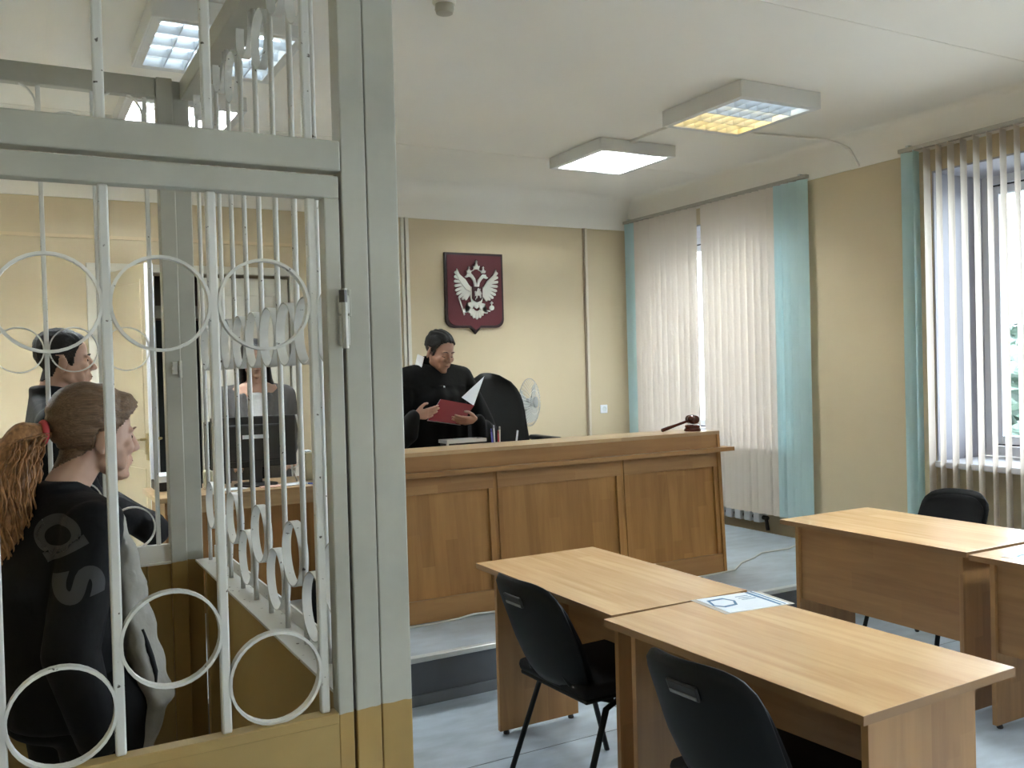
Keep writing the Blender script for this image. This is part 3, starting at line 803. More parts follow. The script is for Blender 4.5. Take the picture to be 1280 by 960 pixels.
# ------------------------------------------------------------------ tables
WT1, WT2 = lin(150, 106, 64), lin(208, 168, 118)
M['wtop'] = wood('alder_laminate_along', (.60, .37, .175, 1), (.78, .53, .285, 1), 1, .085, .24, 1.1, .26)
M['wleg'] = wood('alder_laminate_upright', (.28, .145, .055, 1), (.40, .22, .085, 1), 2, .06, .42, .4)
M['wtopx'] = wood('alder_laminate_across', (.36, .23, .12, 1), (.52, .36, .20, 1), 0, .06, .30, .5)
M['wmod'] = wood('alder_laminate_shaded', (.25, .125, .047, 1), (.36, .195, .075, 1), 1, .085, .42, 1.1, .26)  # darker copy of the laminate: shade away from the windows is in the colour
M['wedge'] = mat('alder_edge_band', (.27, .15, .062, 1), .4)
M['feet'] = mat('black_glide', (.015, .015, .015, 1), .5)
def table(loc, rotz, label, L, D, lx0, lx1, mx, ends=(.07, .07)):
    t = thing('table', label, 'table', loc, rotz, 'light wooden tables')
    b = NB(); box(b, -D/2, D/2, -L/2, L/2, .725, .75, .002); obj('tabletop', b, M['wtop'], t)
    b = NB()
    box(b, -D/2-.0012, -D/2+.0006, -L/2, L/2, .7255, .7492); box(b, D/2-.0006, D/2+.0012, -L/2, L/2, .7255, .7492)
    box(b, -D/2, D/2, -L/2-.0012, -L/2+.0006, .7255, .7492); box(b, -D/2, D/2, L/2-.0006, L/2+.0012, .7255, .7492)
    obj('edge_band', b, M['wedge'], t)
    for s, e in ((-1, ends[0]), (1, ends[1])):
        y = s*(L/2-e)
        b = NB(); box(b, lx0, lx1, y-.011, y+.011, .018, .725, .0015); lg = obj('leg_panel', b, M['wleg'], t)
        for x in (lx0+.035, lx1-.035):
            b = NB(); lathe(b, [(.012, 0), (.014, .004), (.010, .018)], 10, Matrix.Translation(Vector((x, y, 0)))); obj('glide', b, M['feet'], lg)
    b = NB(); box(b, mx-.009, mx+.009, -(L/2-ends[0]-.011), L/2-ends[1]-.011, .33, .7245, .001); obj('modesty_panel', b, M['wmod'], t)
    return t
table((2.086, 3.083, 0), 0, 'light wooden table in front of the dais, behind the chair nearer the bench', 1.03, .615, -.255, .15, .12, (.05, .075))
table((2.054, 2.030, 0), radians(1.6), 'light wooden table in front, holding the leaflet, nearest the camera', 1.04, .62, -.245, .19, .13, (.05, .07))
table((3.96, 3.07, 0), 0, 'wooden table by the window wall with a black chair behind it', 1.095, .68, -.295, .13, -.27, (.06, .075))
table((3.925, 1.95, 0), 0, 'wooden table cut off by the right edge of the photo, with a leaflet on it', 1.07, .68, -.275, .13, -.25, (.06, .06))

# ------------------------------------------------------------------ leaflets in plastic sleeves
M['paper'] = mat('white_paper', (.80, .86, .92, 1), .45)
M['blue'] = mat('blue_print', (.05, .17, .33, 1), .5)
M['sleeve'] = mat('clear_sleeve', (.66, .62, .56, 1), .12)
def leaflet(loc, rz, label):
    t = thing('leaflet', label, 'leaflet', loc, rz)
    b = NB(); box(b, -.145, .145, -.105, .105, 0, .0012); obj('plastic_sleeve', b, M['sleeve'], t)
    b = NB(); box(b, -.125, .125, -.10, .10, .0012, .0025); obj('sheet', b, M['paper'], t)
    b = NB()
    hexp = [(-.115, -.005), (-.095, .065), (-.025, .07), (-.005, .02), (-.03, -.03), (-.09, -.04)]
    inn = [(x*.82-.011, y*.72+.004) for x, y in hexp]
    for k in range(6):
        a, c = hexp[k], hexp[(k+1) % 6]; d, e = inn[k], inn[(k+1) % 6]
        vs = [b.verts.new((p[0]-.01, p[1], .0031)) for p in (a, c, e, d)]; b.faces.new(vs)
    for x0, x1, y in ((-.005, .07, .06), (-.005, .07, .04), (-.005, .075, .02)): box(b, x0+.02, x1, y-.002, y+.002, .0026, .0030)
    box(b, .085, .098, -.098, .098, .0026, .0030); box(b, .108, .116, -.098, .098, .0026, .0030)
    obj('print', b, M['blue'], t)
    return t
leaflet((2.255, 2.445, .7505), radians(-6), 'blue and white leaflet in a clear sleeve on the nearest table')
leaflet((3.80, 2.29, .7505), radians(4), 'blue and white leaflet cut by the right edge of the photo')

# ------------------------------------------------------------------ chairs
M['fabric'] = mat('black_chair_fabric', (.005, .005, .006, 1), .75, bump=.15, bscale=400)
M['fabric'].node_tree.nodes['Principled BSDF'].inputs['Specular IOR Level'].default_value = .2
M['plast'] = mat('black_chair_shell', (.005, .006, .007, 1), .55, spec=.22)
M['slot'] = mat('grey_slot_highlight', (.20, .20, .20, 1), .4)  # grey for the painted highlight in the handle slot
def chair(loc, rotz, label):
    t = thing('chair', label, 'chair', loc, rotz, 'black visitor chairs')
    def back(name, m, w, h, z0, th, off, par=t):
        bm = bmesh.new(); nu, nv = 16, 12; P = []
        for side in (0, 1):
            grid = []
            for j in range(nv+1):
                v = j/nv; row = []
                hw = w/2
                # rounded outline: the top corners and the tapering foot
                e = max(0, (v-.72)/.28); hw *= sqrt(max(.0, 1-.34*e**3.4))*(1-.08*v)
                f_ = max(0, (.35-v)/.35); hw *= 1-.20*f_
                for i in range(nu+1):
                    u = 2*i/nu-1
                    zz = z0+h*v - .028*(abs(u)**4)*(v**3)
                    xx = -.205 - .155*(v-.1) + .055*u*u - off - (th if side else 0)*(1-.75*max(abs(u), abs(2*v-1))**6)
                    row.append(bm.verts.new((xx, u*hw, zz)))
                grid.append(row)
            P.append(grid)
        for s in (0, 1):
            for j in range(nv):
                for i in range(nu): bm.faces.new((P[s][j][i], P[s][j][i+1], P[s][j+1][i+1], P[s][j+1][i]))
        edge = [(0, i) for i in range(nu)] + [(j, nu) for j in range(nv)] + [(nv, i) for i in range(nu, 0, -1)] + [(j, 0) for j in range(nv, 0, -1)]
        for k in range(len(edge)):
            a, c = edge[k], edge[(k+1) % len(edge)]
            bm.faces.new((P[0][a[0]][a[1]], P[0][c[0]][c[1]], P[1][c[0]][c[1]], P[1][a[0]][a[1]]))
        return obj(name, bm, m, par, smooth=True)
    sh = back('back_shell', M['plast'], .445, .405, .445, .022, .012)
    back('back_cushion', M['fabric'], .415, .345, .475, .022, -.014)
    b = NB(); Ms = Matrix.Translation(Vector((-.3465, 0, .765))) @ Matrix.Rotation(radians(-21), 4, 'Y')
    box(b, -.004, .006, -.055, .055, -.022, .022, .005, Ms); sl = obj('handle_slot', b, M['black'], sh)
    b = NB(); box(b, -.0065, -.003, -.048, .048, -.016, -.006, .001, Ms); obj('slot_highlight', b, M['slot'], sl) if False else obj('slot_highlight', b, M['slot'], sh)  # grey bar imitates the highlight in the slot
    b = NB(); box(b, -.20, .235, -.225, .225, .425, .475, .022); obj('seat', b, M['fabric'], t, smooth=True)
    b = NB(); box(b, -.19, .225, -.215, .215, .412, .428, .006); obj('seat_pan', b, M['plast'], t)
    for s in (-1, 1):
        y = s*.20
        b = NB(); tube(b, [(.05, y, .405), (.12, y*1.05, .38), (.235, y*1.16, .004)], .013, 10, squash=.75); obj('leg', b, M['plast'], t, smooth=True)
        b = NB(); tube(b, [(-.02, y, .405), (-.10, y*1.05, .38), (-.245, y*1.16, .004)], .013, 10, squash=.75); obj('leg', b, M['plast'], t, smooth=True)
        b = NB(); tube(b, [(-.06, y, .40), (-.17, y*.7, .425), (-.212, y*.55, .50), (-.232, y*.5, .62)], .011, 8); obj('back_upright', b, M['plast'], t, smooth=True)
    b = NB(); tube(b, [(.05, -.20, .402), (.05, .20, .402)], .010, 8); tube(b, [(-.02, -.20, .402), (-.02, .20, .402)], .010, 8)
    obj('crossbar', b, M['plast'], t, smooth=True)
    return t
c1 = chair((1.915, 2.90, 0), radians(3), 'black visitor chair at the table nearer the judge bench')
dup(c1, (1.835, 1.87, 0), radians(5), 'black visitor chair lowest in the photo, at the table with the leaflet')
dup(c1, (4.36, 3.30, 0), radians(180), 'black chair behind the table by the window wall, only its back top showing')

# ------------------------------------------------------------------ judge bench
M['bpan'] = wood('shaded_bench_upright', (.29, .135, .037, 1), (.41, .21, .062, 1), 2, .075, .42, .5)  # same laminate as the tables, colour darkened to stand for shade
M['brail'] = wood('shaded_bench_rail', (.30, .15, .052, 1), (.39, .215, .08, 1), 0, .2, .42, .9)  # rail version, with the shade in its colour too
JB = thing('judge_bench', 'long wooden judge bench with three front panels on the dais', 'bench', (2.85, 4.75, DH))
SH = Matrix.Shear('XZ', 4, (0, .052)) if False else Matrix(((1, 0, 0, 0), (0, 1, .052, -.052*DH), (0, 0, 1, 0), (0, 0, 0, 1)))
BX0, BX1, BY = 1.62, 4.085, 4.56
def bpart(name, boxes, m, par=JB, bev=.0015):
    b = NB()
    for q in boxes: box(b, *q, bev, SH)
    return obj(name, b, m, par, world=True)
bays = [(1.64, 2.40), (2.425, 3.285), (3.31, 4.06)]
for (a, c) in bays:
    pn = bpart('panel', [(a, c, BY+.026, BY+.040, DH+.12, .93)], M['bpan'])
    bpart('header_rail', [(a, c, BY+.010, BY+.026, .925, 1.022)], M['brail'], pn)
    bpart('stile', [(a, a+.032, BY+.010, BY+.026, DH+.125, .925)], M['bpan'], pn)
    bpart('stile', [(c-.032, c, BY+.010, BY+.026, DH+.125, .925)], M['bpan'], pn)
    bpart('plinth', [(a, c, BY+.002, BY+.026, DH+.004, DH+.125)], M['brail'], pn)
for x in (2.4125, 3.2975): bpart('divider', [(x-.012, x+.012, BY+.016, BY+.04, DH, 1.022)], M['bpan'])
bpart('panel', [(BX1-.024, BX1, BY-.002, BY+.30, DH, 1.135)], M['bpan'])
bpart('panel', [(BX0-.004, BX0+.02, BY-.002, BY+.30, DH, 1.135)], M['bpan'])
bpart('ledge', [(BX0-.07, BX1+.08, BY-.050, BY+.05, 1.024, 1.050)], M['brail'])
bpart('fascia', [(BX0+.02, BX1-.024, BY+.004, BY+.022, 1.050, 1.135)], M['brail'])
bpart('top_board', [(BX0-.004, BX1, BY-.004, BY+.30, 1.135, 1.157)], M['wtopx'])
b = NB(); box(b, BX0+.02, BX1-.024, BY+.34, BY+.60, .955, .98, .001); obj('desktop', b, M['wtopx'], JB, world=True)
b = NB(); box(b, BX0, BX0+.024, BY+.34, BY+.60, DH, .955); box(b, BX1-.024, BX1, BY+.34, BY+.60, DH, .955); obj('desk_leg', b, M['bpan'], JB, world=True)

# gavel and its sounding block
M['mahog'] = mat('polished_mahogany', (.085, .018, .010, 1), .18, var=.15, vscale=20)
TZ = 1.1575
t = thing('sounding_block', 'round red-brown sounding block under the gavel on the bench end', 'sounding block', (3.955, 4.72, TZ))
b = NB(); lathe(b, [(.056, 0), (.058, .004), (.052, .014), (.047, .020), (.049, .026), (.050, .034), (.046, .040), (.020, .042), (0, .042)], 32); obj('block', b, M['mahog'], t, angle=40)
t = thing('gavel', 'dark red wooden gavel resting across its sounding block', 'gavel', (3.955, 4.72, TZ+.045))
gc = Vector((0, 0, .031)); hd = Vector((-.225, .035, -.062)).normalized(); ax = Vector((hd.y, -hd.x, 0)).normalized()
rot = Matrix((ax.cross(Vector((0, 0, 1))).normalized(), Vector((0, 0, 1)), ax)).transposed().to_4x4()
b = NB(); lathe(b, [(.020, -.050), (.027, -.046), (.029, -.034), (.024, -.030), (.024, -.026), (.030, -.018), (.031, 0), (.030, .018), (.024, .026), (.024, .030), (.029, .034), (.027, .046), (.020, .050)], 24, Matrix.Translation(gc) @ rot)
obj('head', b, M['mahog'], t, angle=40)
b = NB(); tube(b, [gc+hd*.02, gc+hd*.06, gc+hd*.12, gc+hd*.20, gc+hd*.235, gc+hd*.24], [.008, .009, .009, .0125, .0125, .009], 12); obj('handle', b, M['mahog'], t, smooth=True)

# things on the judge's bench
M['silver'] = mat('silver_rim', (.62, .64, .68, 1), .3, metal=.6)
t = thing('desk_organizer', 'low black desk organizer with a silver rim in front of the judge', 'organizer', (2.36, 4.97, .98))
b = NB(); box(b, 2.265, 2.52, 4.93, 5.03, .981, 1.176, .004); obj('body', b, M['black'], t, world=True)
b = NB(); box(b, 2.26, 2.525, 4.92, 4.93, 1.166, 1.186); box(b, 2.26, 2.525, 5.03, 5.04, 1.166, 1.186); box(b, 2.26, 2.27, 4.93, 5.03, 1.166, 1.186); box(b, 2.515, 2.525, 4.93, 5.03, 1.166, 1.186); box(b, 2.26, 2.272, 4.918, 4.93, .982, 1.186)
obj('rim', b, M['silver'], t, world=True)
t = thing('pen_cup', 'dark pen cup beside the organizer, mostly behind the bench edge', 'pen cup', (2.575, 4.97, .98))
b = NB(); lathe(b, [(.040, 0), (.042, .16), (.038, .16), (.036, .01), (0, .01)], 20); obj('cup', b, M['black'], t, angle=40)
for k, (dx, dy, tx, ty, c, lab, hgt) in enumerate((
        (-.02, 0, -.035, 0, (.10, .10, .45, 1), 'blue pen leaning left in the cup before the judge', .225), (-.005, .01, -.012, .01, (.70, .70, .72, 1), 'white pen in the cup, tallest of the bunch', .245),
        (.008, -.01, .004, -.015, (.42, .03, .04, 1), 'red pen in the cup, between the white ones', .215), (.018, .005, .025, .005, (.62, .62, .50, 1), 'short cream marker in the cup, right of the red pen', .235))):
    t = thing('pen', lab, 'pen', (2.62+dx, 4.97+dy, .992), 0, 'pens in front of the judge')
    b = NB(); tube(b, [(0, 0, .0), (tx-dx, ty-dy, hgt)], [.0055, .0055], 8); obj('barrel', b, mat('pen_plastic', c, .3), t, smooth=True)
    b = NB(); p0 = Vector((tx-dx, ty-dy, hgt)); d0 = p0.normalized(); tube(b, [p0+d0*.0005, p0+d0*.02], [.006, .004], 8); obj('cap', b, mat('pen_cap', (c[0]*.6, c[1]*.6, c[2]*.7, 1), .3), t, smooth=True)
t = thing('pen', 'white pen standing apart, leaning right before the black armchair', 'pen', (2.735, 4.97, .981), 0, 'pens in front of the judge')
b = NB(); lathe(b, [(.022, 0), (.018, .02), (.006, .03)], 14); obj('holder', b, M['black'], t)
b = NB(); tube(b, [(0, 0, .03), (.035, 0, .235)], .006, 8); obj('barrel', b, mat('pen_white', (.68, .70, .75, 1), .3), t, smooth=True)

# the judge's armchair
M['leather'] = mat('black_leather', (.004, .0042, .0045, 1), .6, spec=.3, bump=.12, bscale=150)
t = thing('armchair', 'tall black office armchair behind the judge', 'armchair', (3.13, 5.72, DH), radians(-92))
b = NB(); box(b, -.23, .27, -.26, .26, .44, .54, .035); obj('seat', b, M['leather'], t, smooth=True)
bm = bmesh.new(); nu, nv = 14, 16; P = []
for side in (0, 1):
    gr = []
    for j in range(nv+1):
        v = j/nv; e = max(0, (v-.70)/.30); hw = (.245 + .055*(1-v))*sqrt(max(.12, 1-.88*e**2.4))
        gr.append([bm.verts.new((-.22-.16*v+.05*(2*i/nu-1)**2-.085*side*(1-.7*max(abs(2*i/nu-1), abs(2*v-1))**5), (2*i/nu-1)*hw, .46+.885*v-.02*e*abs(2*i/nu-1)**2)) for i in range(nu+1)])
    P.append(gr)
for s in (0, 1):
    for j in range(nv):
        for i in range(nu): bm.faces.new((P[s][j][i], P[s][j][i+1], P[s][j+1][i+1], P[s][j+1][i]))
edge = [(0, i) for i in range(nu)] + [(j, nu) for j in range(nv)] + [(nv, i) for i in range(nu, 0, -1)] + [(j, 0) for j in range(nv, 0, -1)]
for k in range(len(edge)):
    a, c = edge[k], edge[(k+1) % len(edge)]
    bm.faces.new((P[0][a[0]][a[1]], P[0][c[0]][c[1]], P[1][c[0]][c[1]], P[1][a[0]][a[1]]))
obj('backrest', bm, M['leather'], t, smooth=True)
for s in (-1, 1):
    b = NB(); tube(b, [(.18, s*.25, .50), (.20, s*.26, .68), (.16, s*.265, .83), (-.16, s*.265, .83), (-.24, s*.255, .72)], .018, 8); ar = obj('armrest', b, M['black'], t, smooth=True)
    b = NB(); box(b, -.17, .22, s*.265-.035, s*.265+.035, .845, .88, .014); obj('arm_pad', b, M['black'], ar, smooth=True)
b = NB(); tube(b, [(0, 0, .08), (0, 0, .44)], .03, 10)
for k in range(5):
    a = 2*pi*k/5; tube(b, [(0, 0, .09), (.29*cos(a), .29*sin(a), .065)], [.028, .018], 8)
obj('base', b, M['black'], t, smooth=True)
for k in range(5):
    a = 2*pi*k/5; b = NB(); lathe(b, [(.028, -.02), (.03, 0), (.028, .02)], 14, Matrix.Translation(Vector((.29*cos(a), .29*sin(a), .031))) @ Matrix.Rotation(a, 4, 'Z') @ Matrix.Rotation(pi/2, 4, 'X')); obj('caster', b, M['black'], t)

# standing fan behind the armchair
M['fanw'] = mat('white_fan_plastic', (.62, .64, .62, 1), .35)
M['fang'] = mat('grey_fan_plastic', (.30, .31, .31, 1), .4)
M['fant'] = bpy.data.materials.new('translucent_fan_blade'); M['fant'].use_nodes = True
_b = M['fant'].node_tree.nodes['Principled BSDF']; _b.inputs['Base Color'].default_value = (.70, .74, .74, 1); _b.inputs['Alpha'].default_value = .55; _b.inputs['Roughness'].default_value = .25
def fan():
    c = Vector((3.80, 6.60, 1.318)); az = radians(146); ax = Vector((sin(az), cos(az), 0.0))
    t = thing('standing_fan', 'white standing fan with a wire guard beside the black armchair', 'fan', (c.x, c.y, DH))
    sd = ax.cross(Vector((0, 0, 1))).normalized(); Mx = Matrix((sd, Vector((0, 0, 1)), ax)).transposed().to_4x4(); Mx.translation = c
    R = .198
    def prof(u, front): return (.055 if front else -.055)*(1-(u**2.6)) if u <= 1 else 0
    for front in (1, 0):
        b = NB()
        for k in range(36):
            a = 2*pi*k/36
            pts = [Mx @ Vector((u*R*cos(a+.25*u*(1 if front else 0)), u*R*sin(a+.25*u*(1 if front else 0)), prof(u, front))) for u in (.22, .45, .7, .88, 1.0)]
            tube(b, pts, .0013, 4)
        for u in (.5, 1.0):
            pts = [Mx @ Vector((u*R*cos(2*pi*k/40), u*R*sin(2*pi*k/40), prof(u, front))) for k in range(41)]
            tube(b, pts, .003 if u == 1.0 else .0016, 5, caps=False)
        obj('wire_guard', b, M['fanw'] if front else M['fang'], t, world=True, smooth=True)
    b = NB(); lathe(b, [(.046, .052), (.046, .060), (.030, .066), (0, .067)], 20, Mx); obj('guard_badge', b, M['fang'], t, world=True, angle=40)
    for k in range(3):
        bm = NB(); a0 = 2*pi*k/3; rows = []
        for i in range(9):
            u = i/8; rr = .035+.140*u
            w = .55+.55*sin(pi*min(1, u*1.05))*.6
            rows.append([bm.verts.new(Mx @ Vector((rr*cos(a0+w*(s-.5)*1.5+.3*u), rr*sin(a0+w*(s-.5)*1.5+.3*u), .020-.045*s))) for s in (0, .25, .5, .75, 1)])
        for r0, r1 in zip(rows, rows[1:]):
            for s in range(4): bm.faces.new((r0[s], r0[s+1], r1[s+1], r1[s]))
        obj('blade', bm, M['fant'], t, world=True, smooth=True)
    b = NB(); lathe(b, [(.0, -.02), (.034, -.018), (.036, .02), (.020, .03), (0, .03)], 18, Mx); obj('hub', b, M['fang'], t, world=True, angle=40)
    b = NB(); lathe(b, [(.050, -.052), (.062, -.07), (.062, -.13), (.045, -.165), (0, -.17)], 20, Mx); box(b, c.x-.02, c.x+.02, c.y+.05, c.y+.11, c.z-.13, c.z-.03, .008); obj('motor', b, M['fang'], t, world=True, angle=40)
    q = c - ax*.10
    b = NB(); tube(b, [(q.x, q.y, DH+.04), (q.x, q.y, c.z-.05)], .013, 10); obj('pole', b, M['fanw'], t, world=True, smooth=True)
    b = NB(); lathe(b, [(.19, 0), (.20, .012), (.16, .03), (.04, .05), (.02, .06)], 32, Matrix.Translation(Vector((q.x, q.y, DH)))); obj('base', b, M['fanw'], t, world=True, angle=40)
fan()

# ------------------------------------------------------------------ secretary's desk
SD = thing('secretary_desk', 'wooden desk of the secretary behind the cage grille', 'desk', (1.2, 5.3, DH))
DZT = .98
b = NB(); box(b, .645, 1.60, 4.985, 5.54, DZT-.026, DZT, .002); obj('tabletop', b, M['wtopx'], SD, world=True)
b = NB(); box(b, .70, 1.60, 4.992, 5.014, DZT-.092, DZT-.026, .001); obj('apron', b, M['wtopx'], SD, world=True)
b = NB(); box(b, .69, .715, 5.02, 5.52, DH+.003, DZT-.026); obj('end_panel', b, M['wleg'], SD, world=True)
b = NB(); box(b, 1.575, 1.60, 5.02, 5.52, DH+.003, DZT-.026); obj('end_panel', b, M['wleg'], SD, world=True)
b = NB(); box(b, .715, 1.575, 5.10, 5.118, DH+.10, DZT-.026); obj('modesty_panel', b, M['bpan'], SD, world=True)

t = thing('computer_monitor', 'black computer monitor seen from behind on the secretary desk', 'monitor', (1.21, 5.27, DZT))
Mm = Matrix.Translation(Vector((1.215, 5.27, DZT+.245))) @ Matrix.Rotation(radians(-4), 4, 'Z')
b = NB(); box(b, -.235, .235, -.018, .02, -.145, .145, .008, Mm); box(b, -.17, .17, -.045, -.018, -.11, .10, .012, Mm); obj('casing', b, M['black'], t, world=True)
b = NB(); box(b, -.07, .075, -.0475, -.045, .02, .042, 0, Mm); obj('sticker', b, M['paper'], t, world=True, label='white sticker strip')
b = NB(); box(b, -.035, .035, -.04, .0, -.235, -.09, .004, Mm); obj('stand', b, M['black'], t, world=True)
b = NB(); lathe(b, [(.12, 0), (.12, .008), (.05, .016), (0, .016)], 28, Matrix.Translation(Vector((1.215, 5.25, DZT+.0005)))); obj('foot', b, M['black'], t, world=True, angle=40)
t = thing('computer_monitor', 'second black screen showing left of the monitor, behind the grille bars', 'monitor', (1.01, 5.42, DZT))
Mm = Matrix.Translation(Vector((1.085, 5.43, DZT+.225))) @ Matrix.Rotation(radians(14), 4, 'Z')
b = NB(); box(b, -.12, .12, -.015, .015, -.14, .14, .006, Mm); obj('casing', b, M['black'], t, world=True)
b = NB(); box(b, -.03, .03, -.012, .012, -.2245, -.12, .004, Mm); obj('stand', b, M['black'], t, world=True)
b = NB(); tube(b, [(1.455, 5.25, 1.37), (1.468, 5.245, 1.28), (1.460, 5.24, 1.2), (1.47, 5.235, 1.12), (1.45, 5.23, 1.07), (1.41, 5.225, 1.06), (1.425, 5.22, 1.045), (1.44, 5.21, .986)], .005, 6)
tag(obj('cable', b, M['cable'], smooth=True), 'white cable looping down the right side of the monitor', 'cable')
M['creamp'] = mat('cream_plastic', (.52, .51, .38, 1), .4)
t = thing('desk_speaker', 'tall cream plastic speaker box right of the monitor', 'speaker', (1.535, 5.28, DZT))
b = NB(); box(b, 1.500, 1.565, 5.24, 5.33, DZT+.001, DZT+.165, .006); obj('body', b, M['creamp'], t, world=True)
b = NB(); box(b, 1.505, 1.54, 5.25, 5.31, DZT+.1655, DZT+.175, .002); obj('top_cap', b, M['paper'], t, world=True, label='white cap')
t = thing('desk_speaker', 'short cream plastic speaker left of the monitor, by the cage corner', 'speaker', (.955, 5.25, DZT))
b = NB(); box(b, .93, .975, 5.22, 5.29, DZT+.001, DZT+.105, .012); obj('body', b, M['creamp'], t, world=True)
b = NB(); box(b, 1.585, 1.598, 5.2, 5.3, DZT+.001, DZT+.15, .002); tag(obj('document_box', b, M['black']), 'narrow black box at the right end of the secretary desk', 'box')
for (x, y, rz, w_, d_, lab, m_) in ((1.40, 5.12, .2, .16, .11, 'white sheet lying right of the monitor foot', M['paper']), (1.26, 5.1, -.1, .12, .09, 'pinkish note lying below the monitor', mat('pink_paper', (.66, .42, .36, 1), .6)), (1.06, 5.12, .3, .13, .10, 'white note lying left of the monitor foot', M['paper'])):
    b = NB(); box(b, -w_/2, w_/2, -d_/2, d_/2, 0, .004, 0, Matrix.Translation(Vector((x, y, DZT+.001))) @ Matrix.Rotation(rz, 4, 'Z')); tag(obj('paper_sheet', b, m_), lab, 'paper', 'papers on the secretary desk')
b = NB(); tube(b, [(1.46, 5.06, DZT+.006), (1.50, 5.04, DZT+.006), (1.545, 5.05, DZT+.006), (1.57, 5.08, DZT+.006)], .005, 6); tag(obj('cable', b, mat('blue_cable', (.03, .08, .40, 1), .4), smooth=True), 'short blue cable in front of the tall cream speaker', 'cable')
t = thing('paper_tray', 'black letter tray with white papers at the left end of the desk', 'paper tray', (.80, 5.45, DZT))
b = NB(); box(b, .69, .93, 5.30, 5.52, DZT+.001, DZT+.05, .004); obj('tray', b, M['black'], t, world=True)
b = NB(); box(b, .70, .92, 5.29, 5.51, DZT+.05, DZT+.085, .002); obj('paper_stack', b, M['paper'], t, world=True)
t = thing('computer_mouse', 'black and white computer mouse on the desk corner', 'mouse', (.755, 5.12, DZT))
b = NB(); lathe(b, [(.034, 0), (.036, .010), (.026, .026), (0, .034)], 16, Matrix.Translation(Vector((.755, 5.12, DZT+.001))) @ Matrix.Scale(1.5, 4, (0, 1, 0))); obj('shell', b, M['black'], t, world=True, smooth=True)
t = thing('bag', 'black bag standing on the dais before the secretary desk', 'bag', (1.48, 4.84, DH))
b = NB(); box(b, 1.40, 1.585, 4.80, 4.93, DH+.001, DH+.30, .03); obj('body', b, M['fabric'], t, world=True, smooth=True)
b = NB(); tube(b, [(1.44, 4.865, DH+.295), (1.45, 4.865, DH+.36), (1.53, 4.865, DH+.36), (1.54, 4.865, DH+.295)], .008, 6); obj('handle', b, M['fabric'], t, world=True, smooth=True)

# white cable along the bench foot and over the dais
b = NB(); pts = [(1.70, 4.535, DH+.006), (1.95, 4.52, DH+.006), (2.12, 4.535, DH+.006), (2.22, 4.545, DH+.014), (2.45, 4.54, DH+.006), (3.2, 4.54, DH+.006), (3.9, 4.545, DH+.006), (4.15, 4.56, DH+.006), (4.34, 4.70, DH+.006), (4.52, 4.77, DH+.006), (4.68, 4.86, DH+.006), (4.95, 4.86, DH+.006), (5.15, 4.95, DH+.006), (5.26, 5.05, DH+.006)]
tube(b, pts, .006, 6); tag(obj('cable', b, M['cable'], smooth=True), 'white cable running along the bench foot to the window wall', 'cable')
# ------------------------------------------------------------------ people
def V(*a): return Vector(a)
class Prims:
    """overlapping solids that a voxel remesh fuses into ONE continuous skin"""
    def __init__(s): s.bm = bmesh.new()
    def hull(s, items):
        b = bmesh.new()
        for (c, r, R) in items:
            m = bmesh.ops.create_icosphere(b, subdivisions=3 if max(r) > .05 else 2, radius=1.0)
            T = Matrix.Translation(Vector(c)) @ (R.to_4x4() if R is not None else Matrix.Identity(4)) @ Matrix.Diagonal((r[0], r[1], r[2], 1))
            bmesh.ops.transform(b, matrix=T, verts=m['verts'])
        if len(items) > 1:
            g = bmesh.ops.convex_hull(b, input=b.verts[:])
            dead = [e for e in g['geom_interior'] if isinstance(e, bmesh.types.BMVert)]
            bmesh.ops.delete(b, geom=dead, context='VERTS')
        merge(s.bm, b)
    def ell(s, c, r, R=None): s.hull([(c, r, R)])
    def cap(s, p0, r0, p1, r1): s.hull([(p0, (r0,)*3, None), (p1, (r1,)*3, None)])
    def chain(s, pts, rs):
        for i in range(len(pts)-1): s.cap(pts[i], rs[i], pts[i+1], rs[i+1])
    def mesh(s, name, voxel, smooth=4, fac=.5):
        me = bpy.data.meshes.new(name+'_src'); s.bm.to_mesh(me); s.bm.free()
        o = bpy.data.objects.new(name+'_src', me); COL.objects.link(o)
        m = o.modifiers.new('r', 'REMESH'); m.mode = 'VOXEL'; m.voxel_size = voxel; m.use_smooth_shade = True
        if smooth:
            m2 = o.modifiers.new('s', 'SMOOTH'); m2.factor = fac; m2.iterations = smooth
        dg = bpy.context.evaluated_depsgraph_get(); dg.update()
        out = bpy.data.meshes.new_from_object(o.evaluated_get(dg)); out.name = name
        bpy.data.objects.remove(o); bpy.data.meshes.remove(me)
        for p in out.polygons: p.use_smooth = True
        return out

def person_obj(name, me, mats, root, label=None):
    me.materials.clear()
    for m in mats: me.materials.append(m)
    me.transform(WM[root.name].inverted())
    o = bpy.data.objects.new(name, me); COL.objects.link(o); o.parent = root
    WM[o.name] = WM[root.name].copy()
    if label: o['label'] = label
    return o

